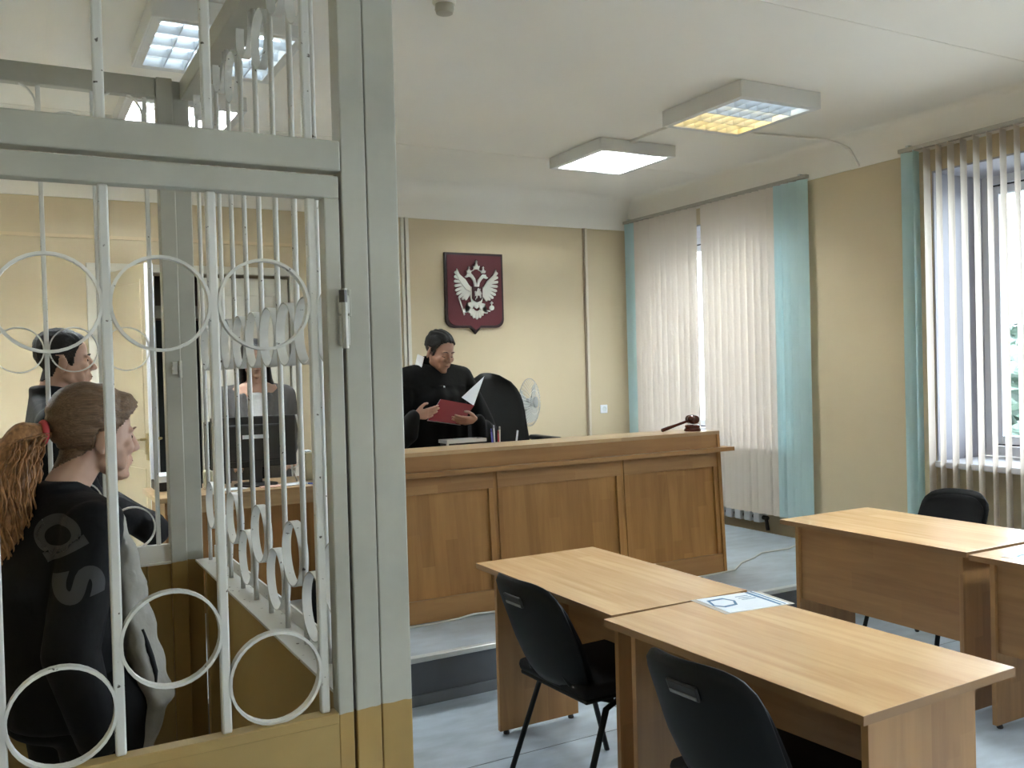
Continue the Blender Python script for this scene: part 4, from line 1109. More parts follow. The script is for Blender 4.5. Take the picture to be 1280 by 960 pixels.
def head_prims(P, Mh, s=1.0, fem=False):
    """face forward = +Y, right = +X, up = +Z of Mh; origin midway between the ears"""
    R = Mh.to_3x3()
    def p(x, y, z): return Mh @ Vector((x*s, y*s, z*s))
    def E(x, y, z, a, b, c, Q=None): return (p(x, y, z), (a*s, b*s, c*s), (R @ Q) if Q is not None else R)
    P.hull([E(0, -.018, .040, .077, .092, .082)])
    P.hull([E(0, .020, .045, .068, .066, .062), E(0, .030, -.015, .064, .058, .05)])
    j = .050 if not fem else .045
    P.hull([E(0, .035, -.015, .062, .054, .05), E(0, .070, -.098, .022, .018, .018), E(j, .012, -.062, .018, .022, .02), E(-j, .012, -.062, .018, .022, .02)])
    P.hull([E(.030, .078, .024, .022, .012, .009), E(-.030, .078, .024, .022, .012, .009)])       # brow
    P.hull([E(0, .086, .022, .008, .007, .008), E(0, .112, -.024, .0105, .010, .010)])              # nose bridge to tip
    P.hull([E(.011, .098, -.030, .008, .009, .007), E(-.011, .098, -.030, .008, .009, .007), E(0, .112, -.026, .008, .008, .008)])
    P.hull([E(0, .086, -.050, .020, .010, .012), E(0, .082, -.075, .019, .012, .014)])              # mouth mound
    P.ell(*E(0, .0955, -.0545, .021, .0065, .0050)); P.ell(*E(0, .0945, -.0665, .018, .0070, .0056))
    P.ell(*E(0, .084, -.098, .019, .012, .013))
    for sx in (1, -1):
        P.ell(*E(sx*.040, .066, -.022, .024, .024, .024)); P.hull([E(sx*.050, .046, -.030, .016, .020, .022), E(sx*.040, .058, -.070, .014, .016, .016), E(sx*.056, .012, -.030, .014, .02, .024)])
        P.ell(*E(sx*.036, .072, -.014, .020, .016, .016)); P.ell(*E(sx*.031, .073, .004, .0155, .0125, .0110))                                        # closed or lowered lid
        Q = Matrix.Rotation(sx*radians(-18), 3, 'Z') @ Matrix.Rotation(radians(-12), 3, 'X')
        P.ell(*E(sx*.080, -.008, -.008, .0075, .0185, .031, Q))
        P.ell(*E(sx*.082, -.008, -.034, .006, .009, .010))
    return p

def eyes_brows(Mh, s, root, hairmat, open_=True):
    for sx in (1, -1):
        q = [Mh @ Vector((sx*x*s, y*s, z*s)) for x, y, z in ((.014, .0915, .0265), (.028, .0935, .031), (.046, .083, .027))]
        b = NB(); tube(b, q, [.0030*s, .0042*s, .0022*s], 6, squash=.6)
        obj('eyebrow', b, hairmat, root, world=True, smooth=True)
    if not open_:
        for sx in (1, -1):
            b = NB(); tube(b, [Mh @ Vector((sx*x*s, y*s, z*s)) for x, y, z in ((.018, .0835, .000), (.031, .0870, -.0035), (.045, .0790, .000))], [.0012*s, .0020*s, .0012*s], 6)
            obj('eyelashes', b, hairmat, root, world=True, smooth=True)
    if open_:
        for sx in (1, -1):
            b = NB(); bmesh.ops.create_icosphere(b, subdivisions=2, radius=.0060*s, matrix=Mh @ Matrix.Translation(Vector((sx*.031*s, .0815*s, .005*s))))
            obj('eye', b, mat('dark_iris', (.02, .015, .012, 1), .1), root, world=True, smooth=True)
    b = NB()
    tube(b, [Mh @ Vector((x*s, y*s, z*s)) for x, y, z in ((-.017, .0955, -.0605), (0, .1018, -.0602), (.017, .0955, -.0605))], [.0010*s, .0022*s, .0010*s], 6)
    obj('mouth', b, mat('lip_line', (.16, .05, .04, 1), .5), root, world=True, smooth=True)

def shell_from(me, Mh, s, region, thick, name, m, root, noise=0.0):
    """hair: the faces of the head inside region, thickened outward"""
    inv = Mh.inverted()
    bm = bmesh.new(); bm.from_mesh(me)
    kill = []
    for f in bm.faces:
        c = inv @ f.calc_center_median(); c = c/s
        if not region(c): kill.append(f)
    bmesh.ops.delete(bm, geom=kill, context='FACES')
    if not bm.faces: bm.free(); return None
    bm.normal_update()
    nrm = {v.index: v.normal.copy() for v in bm.verts}
    r = bmesh.ops.extrude_face_region(bm, geom=bm.faces[:])
    nv = [v for v in r['geom'] if isinstance(v, bmesh.types.BMVert)]
    bm.normal_update()
    rnd = random.Random(3)
    for v in nv:
        c = (inv @ v.co)/s
        v.co += v.normal*(thick(c)*s + rnd.uniform(-noise, noise))
    bmesh.ops.recalc_face_normals(bm, faces=bm.faces[:])
    for f in bm.faces: f.smooth = True
    if root is not None: bm.transform(WM[root.name].inverted())
    m2 = bpy.data.meshes.new(name); bm.to_mesh(m2); bm.free(); m2.materials.append(m)
    o = bpy.data.objects.new(name, m2); COL.objects.link(o); o.parent = root; WM[o.name] = WM[root.name].copy()
    return o

def interp(x, pts):
    if x <= pts[0][0]: return pts[0][1]
    for (a, b), (c, d) in zip(pts, pts[1:]):
        if x <= c: return b+(d-b)*(x-a)/(c-a)
    return pts[-1][1]
def short_hair(c):
    if abs(c.x) > .076 and -.035 < c.y < .02 and c.z < .03: return False
    return c.z > interp(c.y, [(-.12, .012), (-.05, .022), (-.02, .034), (.02, .038), (.040, .052), (.058, .076), (.068, .088), (.09, .094)]) + .005*sin(c.x*95+1)+.003*sin(c.x*230)
def fade_hair(c):
    if abs(c.x) > .074 and -.035 < c.y < .02 and c.z < .03: return False
    return c.z > interp(c.y, [(-.12, -.070), (-.07, -.072), (-.045, -.055), (-.03, -.02), (.005, .010), (.020, -.016), (.030, -.010), (.038, .035), (.052, .062), (.066, .083), (.09, .092)]) + .003*sin(c.x*180) and c.z > -.085
def long_hairline(c):
    return c.z > interp(c.y, [(-.12, -.030-.055*max(0, 1-(c.x/.055)**2)), (-.05, -.030-.055*max(0, 1-(c.x/.055)**2)), (-.03, -.03), (-.015, -.01), (.02, .012), (.045, .050), (.068, .078), (.09, .082)]) and not (abs(c.x) > .076 and c.y > -.03 and c.z < .02)

def face_M(pos, az, pitch=0.0, roll=0.0):
    """az: compass azimuth of the face (0 = +Y, 90 = +X); pitch down positive"""
    return Matrix.Translation(Vector(pos)) @ Matrix.Rotation(-radians(az), 4, 'Z') @ Matrix.Rotation(-radians(pitch), 4, 'X') @ Matrix.Rotation(radians(roll), 4, 'Y')

def hand(P, wrist, fwd, palm_n, curl=(.5, .6, .65, .7), thumb=.5, side=1, s=1.0, spread=.08):
    """five fingered hand: fwd = finger direction, palm_n = out of the palm, side = +1 thumb towards fwd x palm_n"""
    f = fwd.normalized(); n = (palm_n - f*palm_n.dot(f)).normalized(); t = f.cross(n).normalized()*side
    R = Matrix((t, f, n)).transposed()
    w = Vector(wrist)
    def q(a, b, c): return w + (t*a + f*b + n*c)*s
    P.hull([(q(0, .010, 0), (.024*s, .018*s, .015*s), R), (q(.022, .085, 0), (.016*s, .014*s, .011*s), R), (q(-.026, .078, 0), (.014*s, .014*s, .010*s), R)])
    L = (.078, .086, .080, .062); B = (.028, .010, -.009, -.027); Y = (.092, .096, .092, .082); RR = (.0088, .0090, .0086, .0078)
    for k in range(4):
        a0 = curl[k]; pts = [q(B[k], Y[k]-.012, 0)]; ang = 0; x, y, z = B[k], Y[k], 0.0
        for j, seg in enumerate((.46, .30, .24)):
            ang += a0*(.75, 1.0, .7)[j]
            y += L[k]*seg*cos(ang); z += L[k]*seg*sin(ang); x += L[k]*seg*spread*(1.5-k)*.6
            pts.append(q(x, y, z))
        P.chain(pts, [RR[k]*1.08*s, RR[k]*s, RR[k]*.92*s, RR[k]*.78*s])
    a = thumb
    pts = [q(.020, .022, .004), q(.044, .048, .010), q(.050+.012*(1-a), .078, .014+.012*a), q(.046+.014*(1-a), .102, .018+.022*a)]
    P.chain(pts, [.0135*s, .0115*s, .0100*s, .0082*s])

def skin(name, c): 
    m = mat(name, c, .48, spec=.35, var=.05, vscale=25)
    b = m.node_tree.nodes['Principled BSDF']
    b.inputs['Subsurface Weight'].default_value = .12; b.inputs['Subsurface Radius'].default_value = (.012, .005, .003)
    return m
def hairmat(name, c, stretch=(60, 60, 8), rough=.45, var=.45):
    m = bpy.data.materials.new(name); m.use_nodes = True; nt = m.node_tree; L = nt.links.new; b = nt.nodes['Principled BSDF']
    b.inputs['Roughness'].default_value = rough; b.inputs['Specular IOR Level'].default_value = .4
    tc = nt.nodes.new('ShaderNodeTexCoord'); mp = nt.nodes.new('ShaderNodeMapping'); L(tc.outputs['Object'], mp.inputs['Vector']); mp.inputs['Scale'].default_value = stretch
    n = nt.nodes.new('ShaderNodeTexNoise'); n.inputs['Scale'].default_value = 1.5; n.inputs['Detail'].default_value = 5; L(mp.outputs[0], n.inputs['Vector'])
    r = nt.nodes.new('ShaderNodeMapRange'); r.inputs['From Min'].default_value = .3; r.inputs['From Max'].default_value = .7; r.inputs['To Min'].default_value = 1-var; r.inputs['To Max'].default_value = 1+var
    L(n.outputs['Fac'], r.inputs['Value'])
    vm = nt.nodes.new('ShaderNodeVectorMath'); vm.operation = 'SCALE'; vm.inputs[0].default_value = c[:3]; L(r.outputs[0], vm.inputs['Scale']); L(vm.outputs[0], b.inputs['Base Color'])
    bp = nt.nodes.new('ShaderNodeBump'); bp.inputs['Strength'].default_value = .5; bp.inputs['Distance'].default_value = .004; L(n.outputs['Fac'], bp.inputs['Height']); L(bp.outputs[0], b.inputs['Normal'])
    return m
def cloth(name, c, rough=.8, fold=.25, scale=9):
    m = mat(name, c, rough, spec=.25, bump=fold, bscale=scale)
    for n in m.node_tree.nodes:
        if n.type == 'BUMP': n.inputs['Distance'].default_value = .03
    return m
M['skin1'] = skin('skin_ruddy', (.42, .25, .185, 1)); M['skin2'] = skin('skin_pale', (.52, .33, .25, 1))
M['hair_black'] = hairmat('short_black_hair', (.0065, .0055, .0048, 1), (120, 120, 120), .62)
M['hair_fade'] = hairmat('cropped_hair_fade', (.030, .022, .017, 1), (200, 200, 200), .85, .5)
M['hair_long_black'] = hairmat('long_black_hair', (.010, .009, .010, 1), (80, 80, 8), .35)
M['hair_auburn'] = hairmat('auburn_hair', (.165, .100, .058, 1), (14, 240, 240), .42)
M['hair_curl'] = hairmat('ginger_brown_curls', (.36, .180, .075, 1), (60, 60, 30), .42, .5)
M['robe'] = cloth('black_robe_cloth', (.0035, .0037, .004, 1), .85, .35, 7)
M['navy'] = cloth('black_jacket_cloth', (.005, .005, .007, 1), .7, .3, 9)
M['blazer'] = cloth('grey_blazer_cloth', (.105, .100, .098, 1), .8, .15, 12)
M['shirt'] = cloth('white_shirt_cloth', (.74, .74, .74, 1), .7, .1, 12)
M['hoodie'] = cloth('black_hoodie_cloth', (.0045, .005, .0065, 1), .75, .3, 8)
M['trous'] = cloth('black_trouser_cloth', (.0045, .0045, .005, 1), .8, .2, 8)
M['grey_jk'] = cloth('light_grey_jacket_cloth', (.30, .29, .265, 1), .8, .5, 9)
M['shoe'] = mat('black_shoe', (.012, .012, .012, 1), .4)

def body_axes(az):
    F = Vector((sin(radians(az)), cos(radians(az)), 0)); return F, Vector((F.y, -F.x, 0))   # forward, right

def shoes(root, feet, F, m):
    for p in feet:
        P = Prims(); P.hull([(p+V(0, 0, .045)-F*.03, (.042, .042, .042), None), (p+V(0, 0, .032)+F*.13, (.040, .040, .030), None)])
        P.hull([(p+V(0, 0, .045)-F*.03, (.040, .040, .042), None), (p+V(0, 0, .10)-F*.02, (.045, .045, .03), None)])
        me = P.mesh('shoe', .010, 2)
        for v in me.vertices: v.co.z = max(v.co.z, p.z+.001)
        person_obj('shoe', me, [m], root)

# ---------------------------------------------------------------- the judge
def judge():
    base = V(2.40, 5.40, DH)
    t = thing('person', 'judge in a black robe reading from a red folder behind the bench', 'person', base)
    az = 176; F, Rt = body_axes(az); U = V(0, 0, 1)
    sh = 1.395                         # shoulder height above the dais
    def B(r, f, u): return base + Rt*r + F*f + U*u
    Mh = face_M(B(-.002, .085, 1.490), 163, 22, 0)
    hs = 1.03
    P = Prims()
    head_prims(P, Mh, hs)
    neck = B(0, .0, 1.37)
    P.cap(Mh @ V(0, -.02, -.05), .060, neck, .064)
    P.hull([(neck, (.075, .065, .04), None), (B(.16, 0, 1.335), (.06, .06, .05), None), (B(-.16, 0, 1.335), (.06, .06, .05), None), (B(0, .0, 1.20), (.15, .12, .1), None)])
    P.hull([(B(0, .0, 1.20), (.16, .12, .1), None), (B(0, .03, .98), (.17, .14, .12), None), (B(0, 0, .80), (.16, .12, .1), None)])
    for sx in (1, -1):
        P.chain([B(sx*.09, 0, .78), B(sx*.10, .01, .42), B(sx*.10, -.01, .09)], [.09, .06, .045])
    # arms: hands at the folder
    WL = V(2.115, 5.060, 1.335); WR = V(2.540, 5.075, 1.287)
    shl = B(.205, 0, 1.325); shr = B(-.205, 0, 1.325)
    ell_ = V(2.08, 5.30, 1.17); elr = V(2.715, 5.27, 1.17)
    for a, e, w in ((shl, ell_, WL), (shr, elr, WR)):
        P.chain([a, e, w], [.058, .045, .024])
    hand(P, WL, V(1, .02, .12), V(.1, .85, .35), (.12, .16, .20, .25), .35, 1, .98)
    hand(P, WR, V(-1, -.12, .02), V(-.05, .7, .65), (.18, .22, .26, .30), .35, -1, .98)
    me = P.mesh('body', .0052, 3)
    body = person_obj('body', me, [M['skin1']], t)
    me_w = me.copy(); me_w.transform(WM[t.name])
    shell_from(me_w, Mh, hs, short_hair, lambda c: .006+.010*max(0, min(1, (c.z-.05)/.05))+.0022*sin(c.x*240+3*sin(c.y*45)), 'hair', M['hair_black'], t, .0008)
    shell_from(me_w, Mh, hs, fade_hair, lambda c: .0035, 'hair_fade', M['hair_fade'], t, .0006)
    eyes_brows(Mh, hs, t, M['hair_black'], False)
    # robe: wide, pleated, with bell sleeves
    P = Prims()
    P.hull([(B(0, .005, 1.405), (.088, .085, .03), None), (B(.185, -.005, 1.335), (.075, .078, .068), None), (B(-.185, -.005, 1.335), (.075, .078, .068), None), (B(0, .01, 1.15), (.20, .155, .12), None)])
    P.hull([(B(0, .01, 1.18), (.215, .16, .12), None), (B(0, .02, .85), (.215, .17, .12), None)])
    P.hull([(B(0, .02, .88), (.21, .165, .10), None), (B(0, .02, .26), (.27, .20, .05), None)])
    for a, e, w, d in ((shl, ell_, WL, V(-.02, .02, -.02)), (shr, elr, WR, V(.02, .02, -.02))):
        P.chain([a, e], [.074, .076])
        P.hull([(e, (.078,)*3, None), (w+(e-w)*.05, (.043, .043, .043), None), (w+(e-w)*.24+V(0, 0, -.07), (.055, .055, .05), None)])
    robe = P.mesh('robe', .009, 5)
    # soft vertical pleats
    for v in robe.vertices:
        q = v.co-base; r_, f_ = q.dot(Rt), q.dot(F)
        if q.z < 1.27:
            k = .004*sin(r_*70)+.003*sin(r_*41+1); n = v.normal; v.co += n*k
    person_obj('robe', robe, [M['robe']], t)
    # collar: stand-up black edge with the white shirt collar showing on one side
    P = Prims()
    P.hull([(B(0, .010, 1.415), (.092, .088, .020), None), (B(0, .014, 1.462), (.083, .080, .008), None)])
    rc = P.mesh('robe_collar', .006, 2)
    person_obj('robe_collar', rc, [M['robe']], t)
    b = NB(); c = B(.098, .045, 1.425)
    q = [c+Rt*.022+F*.02+V(0, 0, -.045), c+Rt*.036-F*.035+V(0, 0, -.02), c+Rt*.010-F*.045+V(0, 0, .055), c-Rt*.012+F*.0+V(0, 0, .035)]
    vs = [b.verts.new(p_) for p_ in q]; b.faces.new(vs)
    r = bmesh.ops.extrude_face_region(b, geom=b.faces[:])
    for v in [v for v in r['geom'] if isinstance(v, bmesh.types.BMVert)]: v.co += Rt*.006+F*.004
    obj('shirt_collar', b, M['shirt'], t, world=True, label='white shirt collar wing')
    b = NB(); bmesh.ops.create_icosphere(b, subdivisions=2, radius=.006, matrix=Matrix.Translation(B(.01, .158, 1.268))); obj('robe_button', b, M['silver'], t, world=True, smooth=True)
    shoes(t, [B(.10, .0, 0), B(-.10, .0, 0)], F, M['shoe'])
    # the folder he holds: a cover seen from outside, the other flap standing with its white page
    fo = thing('folder', 'red cardboard folder with a white page in the hands of the judge', 'folder', (2.39, 5.12, 1.34))
    a, bq, c, d = V(2.214, 5.085, 1.305), V(2.339, 5.165, 1.425), V(2.570, 5.165, 1.377), V(2.436, 5.085, 1.265)
    def slab(P4, th, name, m):
        b = NB(); n = (P4[1]-P4[0]).cross(P4[2]-P4[0]).normalized()
        lo = [b.verts.new(p_) for p_ in P4]; hi = [b.verts.new(p_+n*th) for p_ in P4]
        k_ = len(P4); b.faces.new(lo); b.faces.new(hi[::-1])
        for k in range(k_): b.faces.new((lo[k], hi[k], hi[(k+1) % k_], lo[(k+1) % k_]))
        return obj(name, b, m, fo, world=True)
    red = mat('red_cardboard', (.15, .007, .009, 1), .6, spec=.25)
    slab([a, bq, c, d], .004, 'cover', red)
    up = V(0, .0, 1)
    n_ = (bq-a).cross(c-a).normalized()
    if n_.y < 0: n_ = -n_
    o_ = n_*.008
    slab([bq+o_+(a-bq)*-.02, c+o_, d+o_, a+o_], .003, 'page_stack', M['paper'])
    e = V(2.720, 5.31, 1.555)
    slab([c+o_, e, V(2.514, 5.23, 1.427)], .003, 'raised_page', M['paper'])
judge()

# ---------------------------------------------------------------- the secretary
def secretary():
    base = V(1.335, 5.72, DH)
    t = thing('person', 'woman in a grey blazer and white top standing behind the computer monitor', 'person', base)
    az = 188; F, Rt = body_axes(az); U = V(0, 0, 1)
    def B(r, f, u): return base + Rt*r + F*f + U*u
    Mh = face_M(B(0, .04, 1.470), 184, 6, 0); hs = .97
    P = Prims(); head_prims(P, Mh, hs, True)
    neck = B(0, 0, 1.315)
    P.cap(Mh @ V(0, -.02, -.05), .050, neck, .050)
    P.hull([(neck, (.06, .05, .03), None), (B(.145, 0, 1.265), (.05, .05, .045), None), (B(-.145, 0, 1.265), (.05, .05, .045), None), (B(0, .01, 1.12), (.14, .11, .08), None)])
    P.hull([(B(0, .01, 1.12), (.14, .11, .08), None), (B(0, 0, .96), (.12, .09, .08), None), (B(0, -.01, .80), (.155, .11, .09), None)])
    for sx in (1, -1): P.chain([B(sx*.085, -.01, .76), B(sx*.085, .0, .42), B(sx*.085, -.02, .09)], [.085, .055, .042])
    arms = []
    for sx in (1, -1):
        a = B(sx*.185, 0, 1.245); e = B(sx*.225, -.01, .99); w = B(sx*.16, .20, .865)
        arms.append((a, e, w)); P.chain([a, e, w], [.046, .038, .026])
        hand(P, w, F+V(0, 0, -.15)+Rt*sx*-.25, V(0, 0, -1), (.3, .3, .35, .4), .3, -sx, .9)
    me = P.mesh('body', .006, 3); person_obj('body', me, [M['skin2']], t)
    mw = me.copy(); mw.transform(WM[t.name])
    shell_from(mw, Mh, hs, long_hairline, lambda c: .012, 'hair', M['hair_long_black'], t, .0006)
    eyes_brows(Mh, hs, t, M['hair_long_black'], True)
    P = Prims()
    for sx in (1, -1):
        P.hull([(Mh @ V(sx*.078, -.03, .02), (.012, .035, .05), None), (B(sx*.088, -.03, 1.33), (.022, .05, .05), None)])
        P.hull([(B(sx*.088, -.03, 1.33), (.022, .05, .05), None), (B(sx*.125, .055, 1.16), (.032, .04, .05), None), (B(sx*.11, .085, 1.09), (.02, .02, .03), None)])
    P.hull([(Mh @ V(0, -.085, .02), (.07, .03, .06), None), (B(0, -.10, 1.22), (.12, .03, .10), None)])
    person_obj('long_hair', P.mesh('long_hair', .007, 3), [M['hair_long_black']], t)
    P = Prims()
    P.hull([(B(0, .025, 1.245), (.075, .060, .035), None), (B(0, .02, 1.10), (.145, .118, .09), None), (B(0, .02, .98), (.125, .11, .08), None)])
    P.hull([(B(0, .055, 1.02), (.10, .075, .10), None), (B(0, .02, .84), (.11, .09, .05), None)])
    person_obj('blouse', P.mesh('blouse', .008, 3), [M['shirt']], t)
    P = Prims()
    for sx in (1, -1):
        P.hull([(B(sx*.085, -.02, 1.30), (.04, .055, .025), None), (B(sx*.180, -.005, 1.262), (.055, .06, .05), None), (B(sx*.115, .035, 1.10), (.07, .105, .08), None)])
        P.hull([(B(sx*.115, .035, 1.10), (.07, .105, .08), None), (B(sx*.10, .02, .92), (.075, .10, .06), None), (B(sx*.11, .0, .72), (.095, .13, .06), None)])
        P.hull([(B(sx*.075, .075, 1.24), (.02, .018, .03), None), (B(sx*.062, .130, 1.05), (.020, .014, .05), None), (B(sx*.05, .12, .92), (.03, .014, .04), None)])
    P.hull([(B(0, -.06, 1.25), (.12, .05, .06), None), (B(0, -.06, .75), (.14, .06, .06), None)])
    for a, e, w in arms: P.chain([a, e, w+(e-w)*.15], [.062, .053, .043])
    person_obj('blazer', P.mesh('blazer', .008, 4), [M['blazer']], t)
    P = Prims()
    P.hull([(B(0, -.005, .86), (.15, .115, .05), None), (B(0, -.01, .74), (.175, .125, .06), None)])
    for sx in (1, -1): P.chain([B(sx*.088, -.01, .76), B(sx*.088, .0, .42), B(sx*.088, -.02, .06)], [.098, .070, .058])
    person_obj('trousers', P.mesh('trousers', .011, 3), [M['trous']], t)
    shoes(t, [B(.088, 0, 0), B(-.088, 0, 0)], F, M['shoe'])
secretary()

# ---------------------------------------------------------------- the man behind the rear grille
def man():
    base = V(.185, 4.36, 0)
    t = thing('person', 'young man with short black hair standing in profile behind the rear grille', 'person', base)
    az = 92; F, Rt = body_axes(az); U = V(0, 0, 1)
    def B(r, f, u): return base + Rt*r + F*f + U*u
    Mh = face_M(B(0, .028, 1.680), 91, 0, 0); hs = 1.06
    P = Prims(); head_prims(P, Mh, hs)
    neck = B(0, -.03, 1.505)
    P.cap(Mh @ V(0, -.025, -.05), .060, neck, .062)
    P.hull([(neck, (.07, .06, .03), None), (B(.165, -.02, 1.44), (.055, .055, .05), None), (B(-.165, -.02, 1.44), (.055, .055, .05), None), (B(0, -.01, 1.27), (.12, .15, .1), None)])
    P.hull([(B(0, 0, 1.27), (.12, .14, .1), None), (B(0, 0, .95), (.11, .14, .1), None)])
    for sx in (1, -1): P.chain([B(sx*.095, 0, .92), B(sx*.10, .01, .49), B(sx*.10, -.02, .09)], [.095, .062, .045])
    ar = []
    for sx in (1, -1):
        a = B(sx*.205, -.02, 1.425); e = B(sx*.235, .09, 1.11); w = B(sx*.05, .255, 1.00)
        ar.append((a, e, w)); P.chain([a, e, w], [.052, .042, .030])
        hand(P, w, (w-e).normalized(), -F, (.5, .55, .6, .6), .4, sx, 1.0)
    me = P.mesh('body', .0048, 2); person_obj('body', me, [M['skin2']], t)
    mw = me.copy(); mw.transform(WM[t.name])
    shell_from(mw, Mh, hs, short_hair, lambda c: .004+.014*max(0, min(1, (c.z-.045)/.05))+.0012*sin(c.x*300+4*sin(c.y*60)), 'hair', M['hair_black'], t, .0008)
    shell_from(mw, Mh, hs, fade_hair, lambda c: .0022, 'hair_fade', M['hair_fade'], t, .0006)
    eyes_brows(Mh, hs, t, M['hair_black'], True)
    P = Prims()
    P.hull([(B(0, -.035, 1.535), (.078, .075, .02), None), (B(.175, -.02, 1.44), (.07, .07, .055), None), (B(-.175, -.02, 1.44), (.07, .07, .055), None), (B(0, 0, 1.25), (.16, .16, .1), None)])
    P.hull([(B(0, 0, 1.27), (.165, .165, .1), None), (B(0, 0, .88), (.165, .17, .07), None)])
    for a, e, w in ar: P.chain([a, e, w, w+(w-e).normalized()*.17], [.074, .068, .066, .068])
    P.hull([(B(0, -.03, 1.53), (.082, .078, .03), None), (B(0, -.035, 1.575), (.078, .074, .012), None)])
    person_obj('jacket', P.mesh('jacket', .009, 4), [M['navy']], t)
    P = Prims()
    P.hull([(B(0, 0, .96), (.13, .15, .05), None), (B(0, 0, .88), (.14, .17, .06), None)])
    for sx in (1, -1): P.chain([B(sx*.09, 0, .90), B(sx*.095, .01, .49), B(sx*.10, -.02, .06)], [.11, .078, .062])
    person_obj('trousers', P.mesh('trousers', .011, 3), [M['trous']], t)
    shoes(t, [B(.10, 0, 0), B(-.10, 0, 0)], F, M['shoe'])
man()

# ---------------------------------------------------------------- the woman in the cage
def woman():
    base = V(.150, 2.62, 0)
    t = thing('person', 'woman with a long auburn ponytail and black hoodie standing inside the cage', 'person', base)
    az = 66; F, Rt = body_axes(az); U = V(0, 0, 1)
    def B(r, f, u): return base + Rt*r + F*f + U*u
    Mh = face_M(B(0, .050, 1.448), 76, 5, 0); hs = .985
    P = Prims(); head_prims(P, Mh, hs, True)
    neck = B(0, -.035, 1.325)
    P.cap(Mh @ V(0, -.022, -.05), .050, neck, .052)
    P.hull([(neck+V(0, 0, -.035), (.05, .045, .03), None), (B(.15, -.03, 1.235), (.045, .045, .04), None), (B(-.15, -.03, 1.235), (.045, .045, .04), None), (B(0, -.07, 1.10), (.12, .12, .08), None)])
    P.hull([(B(0, -.07, 1.10), (.12, .12, .08), None), (B(0, -.05, .95), (.12, .10, .08), None), (B(0, -.02, .80), (.14, .13, .09), None)])
    for sx in (1, -1): P.chain([B(sx*.085, 0, .76), B(sx*.085, .01, .42), B(sx*.085, -.02, .09)], [.088, .056, .042])
    ar = []
    for sx in (1, -1):
        a = B(sx*.168, -.055, 1.235); e = B(sx*.180, -.125, .955) if sx > 0 else B(sx*.19, -.05, .97); w = B(.180, -.06, .705) if sx > 0 else B(sx*.10, .12, .93)
        ar.append((a, e, w)); P.chain([a, e, w], [.046, .039, .027])
        hand(P, w, (F*.15+V(0, 0, -1)) if sx > 0 else (F*.15+Rt*1.0+V(0, 0, -.1)), (-Rt) if sx > 0 else V(0, 0, 1), (.4, .45, .5, .55), .4, 1 if sx > 0 else -1, .92)
    me = P.mesh('body', .005, 3); person_obj('body', me, [M['skin2']], t)
    mw = me.copy(); mw.transform(WM[t.name])
    # swept-back hair with a full front wave
    shell_from(mw, Mh, hs, long_hairline, lambda c: (.012+.0016*sin(c.z*260+4*sin(c.y*40))+.016*max(0, min(1, (c.z-.03)/.06)) + .012*max(0, min(1, (c.y-.03)/.05)))*max(.06, min(1, (c.z+.082)/.045)) if True else 0, 'hair', M['hair_auburn'], t, .0008)
    eyes_brows(Mh, hs, t, M['hair_auburn'], True)
    tie = Mh @ V(0, -.128, .010)
    b = NB(); Mt = Matrix.Translation(tie) @ (Mh.to_3x3() @ Matrix.Rotation(radians(90), 3, 'X')).to_4x4()
    for k in range(24):
        pass
    tube(b, [Mt @ V(.026*cos(2*pi*k/20), .026*sin(2*pi*k/20), 0) for k in range(21)], .0085, 8, caps=False)
    obj('hair_tie', b, mat('coral_hair_tie', (.62, .07, .08, 1), .6), t, world=True, smooth=True)
    # ponytail: a core and many curling locks
    fw = Mh.to_3x3() @ V(0, 1, 0); fw.z = 0; fw.normalize(); sd = V(fw.y, -fw.x, 0)
    path = [tie, tie-fw*.045+V(0, 0, -.010), tie-fw*.075+V(0, 0, -.075), tie-fw*.080+V(0, 0, -.18), tie-fw*.070+V(0, 0, -.30), tie-fw*.060+V(0, 0, -.42), tie-fw*.055+V(0, 0, -.50)]
    P = Prims(); P.chain(path, [.024, .042, .056, .060, .054, .038, .012])
    pony = person_obj('ponytail', P.mesh('ponytail', .006, 3), [M['hair_curl']], t)
    b = NB(); rnd = random.Random(11)
    for i in range(170):
        a0 = rnd.uniform(0, 2*pi); rr = rnd.uniform(.72, 1.14); ph = rnd.uniform(0, 6.28); fr = rnd.uniform(26, 40); amp = rnd.uniform(.004, .012)
        ln = rnd.uniform(.6, 1.0); pts = []; n_ = 22
        for k in range(n_+1):
            u = ln*k/n_*(len(path)-1); j = min(int(u), len(path)-2); f_ = u-j
            c = path[j].lerp(path[j+1], f_); w_ = interp(u, list(enumerate([.024, .042, .056, .060, .054, .040, .020])))
            wv = amp*min(1, u)*sin(ph+fr*u*.16)
            c2 = c + sd*(cos(a0)*w_*rr+wv) + (fw*sin(a0)*(w_*rr) if True else 0) + fw*wv*.6
            pts.append(c2)
        tube(b, pts, [.0026]*(n_-2)+[.002, .0014, .0006], 4)
    lk = obj('curly_locks', b, M['hair_curl'], pony, world=True, smooth=True); lk['kind'] = 'stuff'
    # hoodie
    P = Prims()
    P.hull([(B(0, -.045, 1.315), (.074, .064, .015), None), (B(.148, -.035, 1.258), (.066, .066, .05), None), (B(-.148, -.035, 1.258), (.066, .066, .05), None), (B(0, -.075, 1.08), (.150, .150, .09), None)])
    P.hull([(B(0, -.07, 1.10), (.152, .152, .09), None), (B(0, -.03, .76), (.165, .165, .05), None)])
    for a, e, w in ar: P.chain([a, e, w+(e-w)*.08], [.072, .066, .050])
    P.hull([(B(0, -.045, 1.318), (.070, .062, .016), None), (B(0, -.052, 1.342), (.063, .057, .008), None)])
    hm = P.mesh('hoodie', .008, 5)
    bv = BVHTree.FromPolygons([v.co.copy() for v in hm.vertices], [tuple(p.vertices) for p in hm.polygons])
